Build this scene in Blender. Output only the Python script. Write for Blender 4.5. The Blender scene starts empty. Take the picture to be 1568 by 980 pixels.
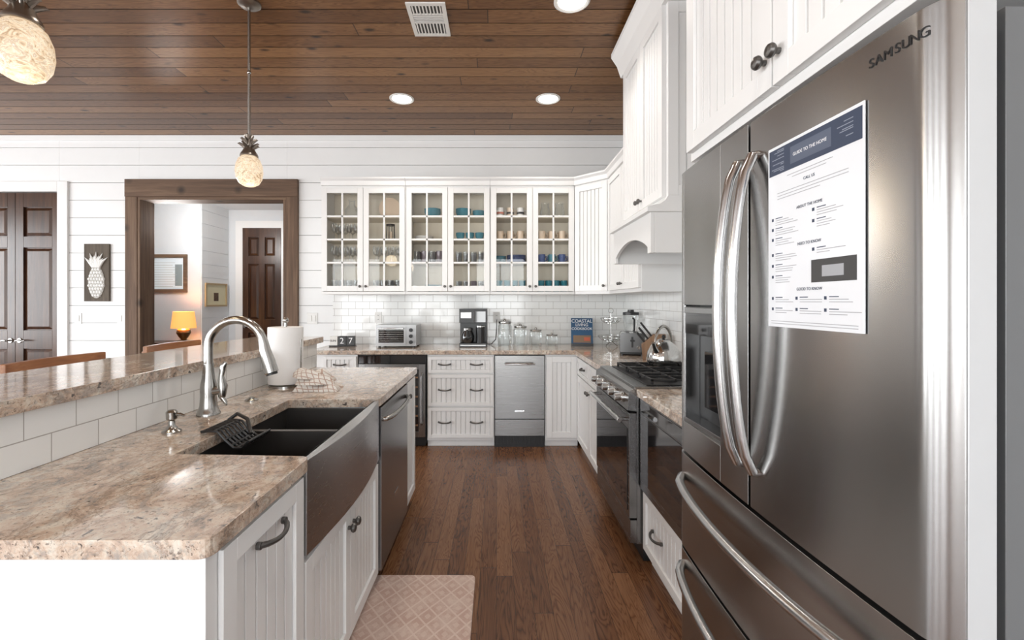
import bpy, bmesh, math, random
from mathutils import Vector, Matrix
random.seed(7)
scn = bpy.context.scene
PI = math.pi

# ------------------------------------------------------------------ materials
class NT:
    def __init__(s, name):
        s.mat = bpy.data.materials.new(name); s.mat.use_nodes = True
        s.nt = s.mat.node_tree; s.b = s.nt.nodes['Principled BSDF']
        s.out = s.nt.nodes['Material Output']
        s._pos = None
    def n(s, t, **kw):
        nd = s.nt.nodes.new(t)
        for k, v in kw.items(): setattr(nd, k, v)
        return nd
    def l(s, a, b): s.nt.links.new(a, b)
    def pos(s):
        if s._pos is None:
            s._pos = s.n('ShaderNodeNewGeometry').outputs['Position']
            sx = s.n('ShaderNodeSeparateXYZ'); s.l(s._pos, sx.inputs[0]); s.sep = sx.outputs
        return s._pos
    def inp(s, sock, v):
        if isinstance(v, bpy.types.NodeSocket): s.l(v, sock)
        else: sock.default_value = v
    def m(s, op, a, b=0.0, c=None):
        nd = s.n('ShaderNodeMath', operation=op)
        s.inp(nd.inputs[0], a); s.inp(nd.inputs[1], b)
        if c is not None: s.inp(nd.inputs[2], c)
        return nd.outputs[0]
    def comb(s, x, y, z):
        nd = s.n('ShaderNodeCombineXYZ')
        for i, v in enumerate((x, y, z)): s.inp(nd.inputs[i], v)
        return nd.outputs[0]
    def noise(s, vec, scale, detail=4, rough=.55, dist=0):
        nd = s.n('ShaderNodeTexNoise'); s.l(vec, nd.inputs['Vector'])
        nd.inputs['Scale'].default_value = scale; nd.inputs['Detail'].default_value = detail
        nd.inputs['Roughness'].default_value = rough; nd.inputs['Distortion'].default_value = dist
        return nd.outputs['Fac']
    def ramp(s, fac, stops):
        nd = s.n('ShaderNodeValToRGB'); s.l(fac, nd.inputs[0]); cr = nd.color_ramp
        cr.elements[0].position, cr.elements[0].color = stops[0][0], (*stops[0][1], 1)
        cr.elements[1].position, cr.elements[1].color = stops[-1][0], (*stops[-1][1], 1)
        for p, c in stops[1:-1]:
            e = cr.elements.new(p); e.color = (*c, 1)
        return nd.outputs[0]
    def mix(s, f, a, b, mode='MIX'):
        nd = s.n('ShaderNodeMix', data_type='RGBA', blend_type=mode)
        s.inp(nd.inputs[0], f)
        for i, v in ((6, a), (7, b)):
            if isinstance(v, tuple): v = (*v[:3], 1)
            s.inp(nd.inputs[i], v)
        return nd.outputs[2]
    def bump(s, h, st=.3, d=.002):
        nd = s.n('ShaderNodeBump'); s.l(h, nd.inputs['Height'])
        nd.inputs['Strength'].default_value = st; nd.inputs['Distance'].default_value = d
        s.l(nd.outputs[0], s.b.inputs['Normal'])
    def scaled(s, sx, sy, sz):
        s.pos()
        return s.comb(s.m('MULTIPLY', s.sep[0], sx), s.m('MULTIPLY', s.sep[1], sy), s.m('MULTIPLY', s.sep[2], sz))

def simple(name, col, rough=.5, metal=0., spec=.5, coat=0., emis=None, es=0., var=0.03):
    t = NT(name); b = t.b
    b.inputs['Roughness'].default_value = rough; b.inputs['Metallic'].default_value = metal
    b.inputs['Specular IOR Level'].default_value = spec; b.inputs['Coat Weight'].default_value = coat
    t.pos(); f = t.noise(t._pos, 9.0, 3)
    c2 = tuple(max(0, c*(1-var*2)) for c in col)
    t.l(t.mix(f, col, c2), b.inputs['Base Color'])
    if emis:
        b.inputs['Emission Color'].default_value = (*emis, 1); b.inputs['Emission Strength'].default_value = es
    return t.mat

def planks(name, w, L, across, cols, rough=.35, knots=False, seam=.012, off=0., coat=.0, gs=1.0, pv=.38, rw=.2, rf=48., spec=.5):
    t = NT(name); t.pos()
    ac = t.sep[0] if across == 'x' else t.sep[1]
    al = t.sep[1] if across == 'x' else t.sep[0]
    q = t.m('DIVIDE', t.m('ADD', ac, off), w); ix = t.m('FLOOR', q); fx = t.m('FRACT', q)
    wn = t.n('ShaderNodeTexWhiteNoise', noise_dimensions='1D'); t.l(ix, wn.inputs['W'])
    tt = t.m('ADD', t.m('DIVIDE', al, L), t.m('MULTIPLY', wn.outputs['Value'], 7.3))
    iy = t.m('FLOOR', tt); fy = t.m('FRACT', tt)
    w2 = t.n('ShaderNodeTexWhiteNoise', noise_dimensions='3D'); t.l(t.comb(ix, iy, 3.3), w2.inputs['Vector'])
    v = w2.outputs['Value']
    off2 = t.m('MULTIPLY', v, 37.)
    g1 = t.noise(t.comb(t.m('MULTIPLY', ac, 1.0), t.m('MULTIPLY', al, .05), off2), 95*gs, 5, .6)
    g2 = t.noise(t.comb(t.m('MULTIPLY', ac, 9.), t.m('MULTIPLY', al, .9), off2), 1.3, 3, .5, .6)
    rings = t.m('ABSOLUTE', t.m('SINE', t.m('MULTIPLY', g2, rf)))
    rings = t.m('POWER', rings, .6)
    f = t.m('ADD', t.m('ADD', t.m('MULTIPLY', v, pv), t.m('MULTIPLY', g1, 1-pv-rw)), t.m('MULTIPLY', rings, rw))
    col = t.ramp(f, [(0.15, cols[0]), (.5, cols[1]), (.85, cols[2])])
    if knots:
        vo = t.n('ShaderNodeTexVoronoi'); vo.inputs['Scale'].default_value = 1.0
        t.l(t.comb(t.m('MULTIPLY', ac, 8.0), t.m('MULTIPLY', al, 4.0), off2), vo.inputs['Vector'])
        kk = t.ramp(vo.outputs['Distance'], [(.07, (1, 1, 1)), (.20, (0, 0, 0))])
        w4 = t.n('ShaderNodeTexWhiteNoise', noise_dimensions='3D'); t.l(vo.outputs['Color'], w4.inputs['Vector'])
        kk = t.m('MULTIPLY', kk, t.m('GREATER_THAN', w4.outputs['Value'], .45))
        col = t.mix(t.m('MULTIPLY', kk, .9), col, tuple(c*.22 for c in cols[0]))
    e = t.m('MINIMUM', fx, t.m('SUBTRACT', 1., fx))
    sm = t.m('LESS_THAN', e, seam)
    e2 = t.m('MINIMUM', fy, t.m('SUBTRACT', 1., fy))
    sm2 = t.m('LESS_THAN', e2, .0012)
    sm = t.m('MAXIMUM', sm, sm2)
    col = t.mix(t.m('MULTIPLY', sm, .75), col, tuple(c*.2 for c in cols[0]))
    t.l(col, t.b.inputs['Base Color'])
    t.b.inputs['Roughness'].default_value = rough; t.b.inputs['Coat Weight'].default_value = coat
    t.b.inputs['Coat Roughness'].default_value = .15; t.b.inputs['Specular IOR Level'].default_value = spec
    t.bump(t.m('SUBTRACT', g1, t.m('MULTIPLY', sm, 1.5)), .25, .001)
    return t.mat

def wood(name, cols, axis='z', rough=.4, sc=1., knots=False):
    t = NT(name); k = {'x': (.06, 1, 1), 'y': (1, .06, 1), 'z': (1, 1, .06)}[axis]
    vec = t.scaled(*k); g = t.noise(vec, 70*sc, 5, .6, .4); g2 = t.noise(vec, 9*sc, 3, .5, 1.2)
    f = t.m('ADD', t.m('MULTIPLY', g, .5), t.m('MULTIPLY', g2, .5))
    col = t.ramp(f, [(.3, cols[0]), (.5, cols[1]), (.7, cols[2])])
    if knots:
        vo = t.n('ShaderNodeTexVoronoi'); vo.inputs['Scale'].default_value = 3.3; t.l(t._pos, vo.inputs['Vector'])
        kk = t.ramp(vo.outputs['Distance'], [(.06, (1, 1, 1)), (.2, (0, 0, 0))])
        col = t.mix(t.m('MULTIPLY', kk, .8), col, tuple(c*.3 for c in cols[0]))
    t.l(col, t.b.inputs['Base Color']); t.b.inputs['Roughness'].default_value = rough
    t.bump(g, .3, .0015)
    return t.mat

def tile(name, plane, col=(.85, .86, .85), grout=(.40, .39, .37), h=.0762, w=.1524, zo=.914):
    t = NT(name); t.pos()
    a = t.sep[0] if plane == 'x' else t.sep[1]
    br = t.n('ShaderNodeTexBrick'); t.l(t.comb(a, t.m('SUBTRACT', t.sep[2], zo), 0.), br.inputs['Vector'])
    br.inputs['Scale'].default_value = 1.; br.inputs['Brick Width'].default_value = w
    br.inputs['Row Height'].default_value = h; br.inputs['Mortar Size'].default_value = .0016
    br.inputs['Mortar Smooth'].default_value = .1
    br.inputs['Color1'].default_value = (*col, 1); br.inputs['Color2'].default_value = (col[0]*.97, col[1]*.975, col[2]*.98, 1)
    br.inputs['Mortar'].default_value = (*grout, 1)
    t.l(br.outputs['Color'], t.b.inputs['Base Color'])
    t.l(t.m('MULTIPLY_ADD', br.outputs['Fac'], .6, .08), t.b.inputs['Roughness'])
    inv = t.m('SUBTRACT', 1., br.outputs['Fac']); t.bump(inv, .5, .002)
    return t.mat

def granite():
    t = NT('granite'); p = t.pos()
    n1 = t.noise(p, 4.0, 6, .7, 1.6); n2 = t.noise(p, 30., 8, .78, .8); n3 = t.noise(p, 120., 4, .7); n4 = t.noise(t.scaled(1., .55, 1.), 8., 8, .78, 2.4)
    f = t.m('ADD', t.m('MULTIPLY', n1, .48), t.m('MULTIPLY', n2, .52))
    c = t.ramp(f, [(.37, (.10, .09, .085)), (.42, (.30, .245, .205)), (.465, (.50, .37, .285)), (.51, (.60, .475, .375)), (.555, (.66, .58, .49)), (.64, (.76, .71, .63))])
    g = t.ramp(n4, [(.51, (0, 0, 0)), (.58, (1, 1, 1))])
    c = t.mix(t.m('MULTIPLY', g, .55), c, (.33, .32, .30))
    g2 = t.ramp(n4, [(.36, (1, 1, 1)), (.44, (0, 0, 0))])
    c = t.mix(t.m('MULTIPLY', g2, .55), c, (.74, .68, .60))
    n5 = t.noise(t.scaled(1., .42, 1.), 4.2, 7, .66, 2.8)
    vn = t.ramp(t.m('ABSOLUTE', t.m('SUBTRACT', n5, .5)), [(.0, (1, 1, 1)), (.030, (0, 0, 0))])
    c = t.mix(t.m('MULTIPLY', vn, .60), c, (.20, .145, .11))
    sp = t.ramp(n3, [(.36, (1, 1, 1)), (.42, (0, 0, 0))])
    c = t.mix(t.m('MULTIPLY', sp, .80), c, (.11, .08, .065))
    b5 = t.ramp(t.noise(p, 34., 3, .6, .5), [(.30, (1, 1, 1)), (.35, (0, 0, 0))])
    c = t.mix(t.m('MULTIPLY', b5, .9), c, (.05, .045, .045))
    w3 = t.ramp(t.noise(p, 70., 5, .8, 1.), [(.60, (0, 0, 0)), (.68, (1, 1, 1))])
    c = t.mix(t.m('MULTIPLY', w3, .5), c, (.80, .76, .70))
    t.l(c, t.b.inputs['Base Color']); t.b.inputs['Roughness'].default_value = .10
    t.b.inputs['Coat Weight'].default_value = .3; t.b.inputs['Coat Roughness'].default_value = .04
    return t.mat

def steel(name, col, rough=.25, axis='z', aniso=.0, st=.12, rot=0., var=.09):
    t = NT(name); k = {'x': (.01, 1, 1), 'y': (1, .01, 1), 'z': (1, 1, .01)}[axis]
    g = t.noise(t.scaled(*k), 260, 3, .6)
    t.l(t.mix(g, tuple(c*(1-var) for c in col), tuple(min(1, c*(1+var)) for c in col)), t.b.inputs['Base Color'])
    t.b.inputs['Metallic'].default_value = 1.
    t.l(t.m('MULTIPLY_ADD', g, var, rough-var/2), t.b.inputs['Roughness'])
    if aniso:
        t.b.inputs['Anisotropic'].default_value = aniso; t.b.inputs['Anisotropic Rotation'].default_value = rot
        tg = t.n('ShaderNodeTangent'); tg.direction_type = 'RADIAL'; tg.axis = 'Z'; t.l(tg.outputs[0], t.b.inputs['Tangent'])
    elif st: t.bump(g, st, .0003)
    return t.mat

def glass(name, tint=(1, 1, 1), refl=.5, dens=.12):
    t = NT(name)
    tr = t.n('ShaderNodeBsdfTransparent'); tr.inputs[0].default_value = (*tint, 1)
    gl = t.n('ShaderNodeBsdfGlossy'); gl.inputs['Roughness'].default_value = .02; gl.inputs[0].default_value = (1, 1, 1, 1)
    lw = t.n('ShaderNodeLayerWeight'); lw.inputs['Blend'].default_value = .35
    f = t.m('MULTIPLY_ADD', lw.outputs['Fresnel'], refl, 0.01)
    mx = t.n('ShaderNodeMixShader'); t.l(f, mx.inputs[0]); t.l(tr.outputs[0], mx.inputs[1]); t.l(gl.outputs[0], mx.inputs[2])
    df = t.n('ShaderNodeBsdfDiffuse'); df.inputs[0].default_value = (*tuple(c*.6 for c in tint), 1)
    m2 = t.n('ShaderNodeMixShader'); t.l(t.m('MULTIPLY_ADD', lw.outputs['Facing'], dens*2.2, dens*.15), m2.inputs[0])
    t.l(mx.outputs[0], m2.inputs[1]); t.l(df.outputs[0], m2.inputs[2])
    t.l(m2.outputs[0], t.out.inputs['Surface'])
    return t.mat

WHITE = simple('cabinet_white_paint', (.81, .81, .805), .35, var=.01)
WALLW = simple('shiplap_white_paint', (.81, .82, .82), .45, var=.015)
GAPC = simple('shiplap_gap', (.30, .30, .30), .8)
PLAIN = simple('plain_wall_paint', (.70, .72, .74), .6)
CREAM = simple('cabinet_interior', (.74, .68, .56), .5)
GRAN = granite()
CEIL = planks('stained_pine_ceiling', .14, 3.1, 'y', [(.062, .024, .008), (.170, .078, .029), (.330, .175, .075)], .33, True, .03, coat=.0, pv=.40, rw=.26, rf=60, spec=.30)
FLOOR = planks('oak_floor', .083, 1.3, 'x', [(.030, .0115, .005), (.120, .049, .021), (.225, .108, .050)], .27, False, .012, coat=.0, pv=.27, rw=.38, rf=70, spec=.38)
RUST_Z = wood('rustic_trim_z', [(.06, .034, .020), (.125, .072, .042), (.22, .14, .085)], 'z', .7, .5, True)
RUST_X = wood('rustic_trim_x', [(.06, .034, .020), (.125, .072, .042), (.22, .14, .085)], 'x', .7, .5, True)
DOORW = wood('dark_door_wood', [(.022, .009, .0045), (.052, .021, .010), (.095, .042, .020)], 'z', .28)
STOOLW = wood('stool_wood', [(.14, .05, .018), (.26, .10, .035), (.38, .17, .07)], 'y', .35)
BLOCKW = wood('knife_block_wood', [(.12, .06, .03), (.22, .12, .06), (.33, .19, .10)], 'z', .45)
TILE_X = tile('subway_tile_back', 'x'); TILE_Y = tile('subway_tile_side', 'y')
TILE_I = tile('subway_tile_island', 'y', h=.083, w=.1524, zo=.914)
STEEL = steel('brushed_steel', (.38, .38, .38), .24)
FSTEEL = steel('fridge_brushed_steel', (.39, .385, .38), .24, 'y', .80, 0., .25, .015)
HSTEEL = simple('handle_steel', (.55, .55, .55), .24, 1.)
STEELH = steel('brushed_steel_horizontal', (.29, .285, .28), .28, 'x', st=0, var=.05)
STEELY = steel('brushed_steel_along', (.30, .30, .30), .26, 'y')
DSTEEL = steel('sink_steel', (.52, .52, .525), .28, 'y', st=0, var=.04)
DSTEEL2 = steel('dishwasher_steel', (.36, .36, .365), .26, 'y', st=0, var=.04)
SINKM = simple('sink_basin', (.085, .080, .076), .30, .6)
CHROME = simple('chrome', (.66, .66, .65), .12, 1.)
NICKEL = simple('brushed_nickel', (.42, .41, .39), .22, 1.)
PEWTER = simple('dark_pewter', (.13, .125, .12), .35, .85)
BLACK = simple('black_plastic', (.015, .015, .016), .35)
IRON = simple('cast_iron', (.018, .018, .019), .55)
BGLASS = simple('black_glass', (.008, .008, .009), .05, 0, .8, coat=.5)
GLASS = glass('clear_glass', (1, 1, 1), .12, .0)
JARG = glass('jar_glass', (.96, .975, .975), .5, .08)
TEALG = simple('teal_glass', (.012, .17, .22), .12, coat=.4)
SMOKEG = simple('smoke_glass', (.16, .13, .15), .12, coat=.4)
BLUEC = simple('blue_ceramic', (.08, .26, .33), .25)
DBLUEC = simple('dark_blue_ceramic', (.06, .10, .26), .25)
CREAMC = simple('cream_ceramic', (.74, .60, .46), .25)
WHITEC = simple('white_ceramic', (.80, .80, .78), .25)
REDC = simple('coral_ceramic', (.55, .18, .12), .3)
PAPER = simple('paper', (.84, .85, .87), .6)
LAM = simple('laminated_paper', (.76, .78, .81), .25)
NAVY = simple('navy_print', (.035, .05, .09), .5)
GREYP = simple('grey_print', (.36, .37, .39), .6)
TOWELP = simple('paper_towel', (.84, .84, .84), .9)
PLASTW = simple('white_plastic', (.78, .78, .76), .4)
LAMPON = simple('downlight_lens', (1, .9, .8), .5, emis=(1, .93, .84), es=7.)
GREYDOOR = simple('fridge_side', (.16, .165, .17), .42, .4)
LDOOR = simple('fridge_door_edge', (.55, .56, .57), .35, .2)
SHADE = simple('lamp_shade', (.75, .35, .10), .8, emis=(1., .45, .12), es=.95)
BRASS = simple('aged_brass', (.35, .24, .12), .3, 1.)
BRONZE = simple('pendant_bronze', (.26, .23, .20), .30, .9)
WOODGREY = wood('weathered_board', [(.05, .038, .03), (.10, .08, .06), (.16, .13, .10)], 'z', .8, .6)

def globe_mat():
    t = NT('swirl_glass_lit'); t.pos()
    n = t.noise(t.scaled(1, 1, 1.6), 20., 4, .6, 2.5)
    c = t.ramp(n, [(.34, (.44, .27, .14)), (.44, (.88, .64, .40)), (.52, (1., .87, .66)), (.60, (.66, .45, .27)), (.70, (1., .94, .82))])
    lw = t.n('ShaderNodeLayerWeight'); lw.inputs['Blend'].default_value = .5
    c = t.mix(t.m('MULTIPLY', t.m('POWER', lw.outputs['Facing'], 1.8), .75), c, (.48, .32, .18))
    t.l(c, t.b.inputs['Emission Color']); t.b.inputs['Emission Strength'].default_value = .92
    t.b.inputs['Base Color'].default_value = (.2, .17, .14, 1); t.b.inputs['Roughness'].default_value = .06
    t.bump(n, .8, .012)
    return t.mat
GLOBE = globe_mat()

def rug_mat():
    t = NT('rug_weave'); t.pos()
    def lat(off, p):
        a = t.m('FRACT', t.m('DIVIDE', t.m('ADD', t.m('ADD', t.sep[0], t.m('MULTIPLY', t.sep[1], .8)), off), p))
        b = t.m('FRACT', t.m('DIVIDE', t.m('SUBTRACT', t.sep[0], t.m('MULTIPLY', t.sep[1], .8)), p))
        return t.m('MINIMUM', t.m('ABSOLUTE', t.m('SUBTRACT', a, .5)), t.m('ABSOLUTE', t.m('SUBTRACT', b, .5)))
    l1 = t.m('LESS_THAN', lat(0., .085), .06)
    l2 = t.m('GREATER_THAN', lat(0., .085), .33)
    nn = t.noise(t._pos, 220, 3, .7); n2 = t.noise(t._pos, 12, 6, .75)
    c = t.mix(l1, (.53, .37, .31), (.69, .56, .49))
    c = t.mix(l2, c, (.63, .49, .42))
    c = t.mix(t.m('MULTIPLY', nn, .40), c, (.46, .32, .27)); c = t.mix(t.ramp(n2, [(.42, (0, 0, 0)), (.66, (.85, .85, .85))]), c, (.66, .53, .46))
    t.l(c, t.b.inputs['Base Color']); t.b.inputs['Roughness'].default_value = .95
    t.bump(nn, .6, .003); return t.mat
RUG = rug_mat()

def check_mat():
    t = NT('checked_cloth'); t.pos()
    a = t.m('LESS_THAN', t.m('FRACT', t.m('DIVIDE', t.m('ADD', t.sep[0], t.m('MULTIPLY', t.sep[2], .5)), .026)), .18)
    b = t.m('LESS_THAN', t.m('FRACT', t.m('DIVIDE', t.m('ADD', t.sep[1], t.m('MULTIPLY', t.sep[2], .8)), .026)), .18)
    c = t.mix(t.m('MULTIPLY', t.m('MAXIMUM', a, b), .8), (.72, .69, .65), (.38, .24, .18))
    t.l(c, t.b.inputs['Base Color']); t.b.inputs['Roughness'].default_value = .95; return t.mat
CLOTH = check_mat()

# ------------------------------------------------------------------ geometry builder
class G:
    def __init__(s, name):
        s.name = name; s.bm = bmesh.new(); s.mats = []; s.frame()
    def frame(s, O=(0, 0, 0), A=(1, 0, 0), D=(0, 1, 0)):
        s.O = Vector(O); s.A = Vector(A).normalized(); s.D = Vector(D).normalized(); return s
    def back(s, y): return s.frame((0, y, 0), (1, 0, 0), (0, -1, 0))
    def right(s, x): return s.frame((x, 0, 0), (0, 1, 0), (-1, 0, 0))
    def isl(s, x): return s.frame((x, 0, 0), (0, 1, 0), (1, 0, 0))
    def P(s, a, d, z): return s.O + s.A*a + s.D*d + Vector((0, 0, z))
    def mi(s, m):
        if m not in s.mats: s.mats.append(m)
        return s.mats.index(m)
    def face(s, vs, m, smooth=False):
        try:
            f = s.bm.faces.new(vs); f.material_index = s.mi(m); f.smooth = smooth; return f
        except ValueError: return None
    def box(s, a0, a1, d0, d1, z0, z1, m):
        v = [s.bm.verts.new(s.P(a, d, z)) for a in (a0, a1) for d in (d0, d1) for z in (z0, z1)]
        for q in ((0, 1, 3, 2), (4, 6, 7, 5), (0, 4, 5, 1), (2, 3, 7, 6), (0, 2, 6, 4), (1, 5, 7, 3)):
            s.face([v[i] for i in q], m)
    def prism(s, bot, top, m, smooth=False):
        b = [s.bm.verts.new(p) for p in bot]; t = [s.bm.verts.new(p) for p in top]
        n = len(b)
        s.face(b, m); s.face(list(reversed(t)), m)
        for i in range(n): s.face([b[i], b[(i+1) % n], t[(i+1) % n], t[i]], m, smooth)
    def pz(s, poly, z0, z1, m, smooth=False):
        s.prism([s.P(a, d, z0) for a, d in poly], [s.P(a, d, z1) for a, d in poly], m, smooth)
    def pd(s, poly, d0, d1, m, smooth=False):
        s.prism([s.P(a, d0, z) for a, z in poly], [s.P(a, d1, z) for a, z in poly], m, smooth)
    def pa(s, poly, a0, a1, m, smooth=False):
        s.prism([s.P(a0, d, z) for d, z in poly], [s.P(a1, d, z) for d, z in poly], m, smooth)
    def lathe(s, a, d, prof, m, seg=24, sx=1., sy=1., smooth=True):
        rings = []
        for r, z in prof:
            if r < 1e-6: rings.append([s.bm.verts.new(s.P(a, d, z))])
            else: rings.append([s.bm.verts.new(s.P(a+r*sx*math.cos(2*PI*i/seg), d+r*sy*math.sin(2*PI*i/seg), z)) for i in range(seg)])
        for r0, r1 in zip(rings, rings[1:]):
            for i in range(seg):
                j = (i+1) % seg
                if len(r0) == 1 and len(r1) == 1: continue
                if len(r0) == 1: s.face([r0[0], r1[i], r1[j]], m, smooth)
                elif len(r1) == 1: s.face([r0[i], r0[j], r1[0]], m, smooth)
                else: s.face([r0[i], r0[j], r1[j], r1[i]], m, smooth)
    def cyl(s, a, d, z0, z1, r, m, seg=24):
        s.lathe(a, d, [(0, z0), (r, z0), (r, z1), (0, z1)], m, seg)
    def tube(s, pts, r, m, seg=10, closed=False, flat=1.):
        P = [s.P(*p) for p in pts]; n = len(P)
        R = r if isinstance(r, (list, tuple)) else [r]*n
        T = []
        for i in range(n):
            if closed: t = P[(i+1) % n]-P[i-1]
            else: t = P[min(i+1, n-1)]-P[max(i-1, 0)]
            T.append(t.normalized() if t.length > 1e-9 else Vector((0, 0, 1)))
        up = Vector((0, 0, 1)) if abs(T[0].z) < .9 else Vector((1, 0, 0))
        N = (up - T[0]*up.dot(T[0])).normalized(); rings = []
        for i in range(n):
            N = (N - T[i]*N.dot(T[i]))
            N = N.normalized() if N.length > 1e-6 else T[i].orthogonal().normalized()
            B = T[i].cross(N)
            rings.append([s.bm.verts.new(P[i] + N*(R[i]*math.cos(2*PI*k/seg)) + B*(R[i]*flat*math.sin(2*PI*k/seg))) for k in range(seg)])
        for i in range(n if closed else n-1):
            r0, r1 = rings[i], rings[(i+1) % n]
            for k in range(seg): s.face([r0[k], r0[(k+1) % seg], r1[(k+1) % seg], r1[k]], m, True)
        if not closed:
            s.face(list(reversed(rings[0])), m); s.face(rings[-1], m)
    def ball(s, a, d, z, r, m, sz=1., seg=16, sx=1., sy=1.):
        k = 8
        s.lathe(a, d, [(r*math.sin(PI*i/k) if 0 < i < k else 0, z-r*sz*math.cos(PI*i/k)) for i in range(k+1)], m, seg, sx, sy)
    def bead(s, a0, a1, z0, z1, d, m=None, fr=.055, pitch=.045):
        m = m or WHITE
        s.box(a0, a0+fr, d, d+.022, z0, z1, m); s.box(a1-fr, a1, d, d+.022, z0, z1, m)
        s.box(a0+fr, a1-fr, d, d+.022, z0, z0+fr, m); s.box(a0+fr, a1-fr, d, d+.022, z1-fr, z1, m)
        A0, A1, Z0, Z1 = a0+fr, a1-fr, z0+fr, z1-fr
        s.box(A0, A1, d, d+.003, Z0, Z1, m)
        n = max(1, round((A1-A0)/pitch)); w = (A1-A0)/n
        for i in range(n):
            s.box(A0+i*w+.003, A0+(i+1)*w-.003, d+.003, d+.012, Z0, Z1, m)
    def knob(s, a, z, d, r=.016, m=None):
        m = m or PEWTER
        s.tube([(a, d, z), (a, d+.012, z), (a, d+.016, z), (a, d+.022, z), (a, d+.030, z), (a, d+.033, z)], [r*.4, r*.4, r*.8, r, r*.8, r*.3], m, 14)
    def pull(s, a, z, d, w=.11, m=None, vert=False):
        m = m or PEWTER
        pts = []; rr = []
        for i in range(11):
            t = i/10; o = (t-.5)*w; h = .006+.026*math.sin(PI*t)**.6
            pts.append((a+(0 if vert else o), d+h, z+(o if vert else -.006*math.sin(PI*t)))); rr.append(.0055+.002*abs(t-.5)*2)
        s.tube(pts, rr, m, 10)
        for o in (-w/2, w/2):
            aa, zz = (a, z+o) if vert else (a+o, z)
            s.tube([(aa, d, zz), (aa, d+.012, zz)], .009, m, 12)
    def done(s, bevel=.0, seg=2, parent=None):
        bm = s.bm
        bmesh.ops.recalc_face_normals(bm, faces=bm.faces[:])
        for e in bm.edges:
            if len(e.link_faces) == 2 and e.calc_face_angle(0) > .6: e.smooth = False
        me = bpy.data.meshes.new(s.name)
        xs = [v.co for v in bm.verts]
        lo = Vector([min(c[i] for c in xs) for i in range(3)]); hi = Vector([max(c[i] for c in xs) for i in range(3)])
        c = (lo+hi)/2; c.z = lo.z
        bmesh.ops.translate(bm, verts=bm.verts[:], vec=-c)
        bm.to_mesh(me); bm.free()
        for m in s.mats: me.materials.append(m)
        ob = bpy.data.objects.new(s.name, me); scn.collection.objects.link(ob); ob.location = c
        if bevel:
            b = ob.modifiers.new('bevel', 'BEVEL'); b.width = bevel; b.segments = seg; b.limit_method = 'ANGLE'; b.angle_limit = .7; b.harden_normals = True
        if parent:
            ob.parent = parent; ob.location = c - parent.location
        return ob

def text(body, loc, rx, size, m, name='lettering', parent=None, ext=.0004, align='CENTER', up=(0, 0, 1)):
    cu = bpy.data.curves.new(name, 'FONT'); cu.body = body; cu.size = size; cu.extrude = ext; cu.align_x = align
    ob = bpy.data.objects.new(name, cu); scn.collection.objects.link(ob)
    X = Vector(rx).normalized(); Y = Vector(up); Y = (Y-X*X.dot(Y)).normalized(); Z = X.cross(Y)
    dg = bpy.context.evaluated_depsgraph_get(); dg.update()
    me = bpy.data.meshes.new_from_object(ob.evaluated_get(dg))
    bpy.data.objects.remove(ob)
    M = Matrix((X, Y, Z)).transposed().to_4x4(); me.transform(M)
    me.materials.clear(); me.materials.append(m)
    o = bpy.data.objects.new(name, me); scn.collection.objects.link(o)
    o.location = Vector(loc) - (parent.location if parent else Vector())
    if parent: o.parent = parent
    return o

# ------------------------------------------------------------------ room shell
ZC = 3.17; YB = 4.93; XR = 1.40; XL = -7.5; YR = -3.4
g = G('floor'); g.box(XL, XR, YR, 7.2, -.1, 0, FLOOR); g.done()
g = G('ceiling')
g.box(XL, XR, YR, YB+.02, ZC+.012, ZC+.1, CEIL)
y = math.ceil(YR/.14)*.14
while y < YB:
    g.box(XL, XR, y+.0025, min(y+.1375, YB), ZC, ZC+.012, CEIL); y += .14
g.done()

def boards(g, a0, a1, z0, z1, d0=0., th=.014, pitch=.19, m=None):
    m = m or WALLW; k = math.floor(z0/pitch)
    while k*pitch < z1:
        lo, hi = max(z0, k*pitch+.002), min(z1, (k+1)*pitch-.002)
        if hi-lo > .01: g.box(a0, a1, d0, d0+th, lo, hi, m)
        k += 1

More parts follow.
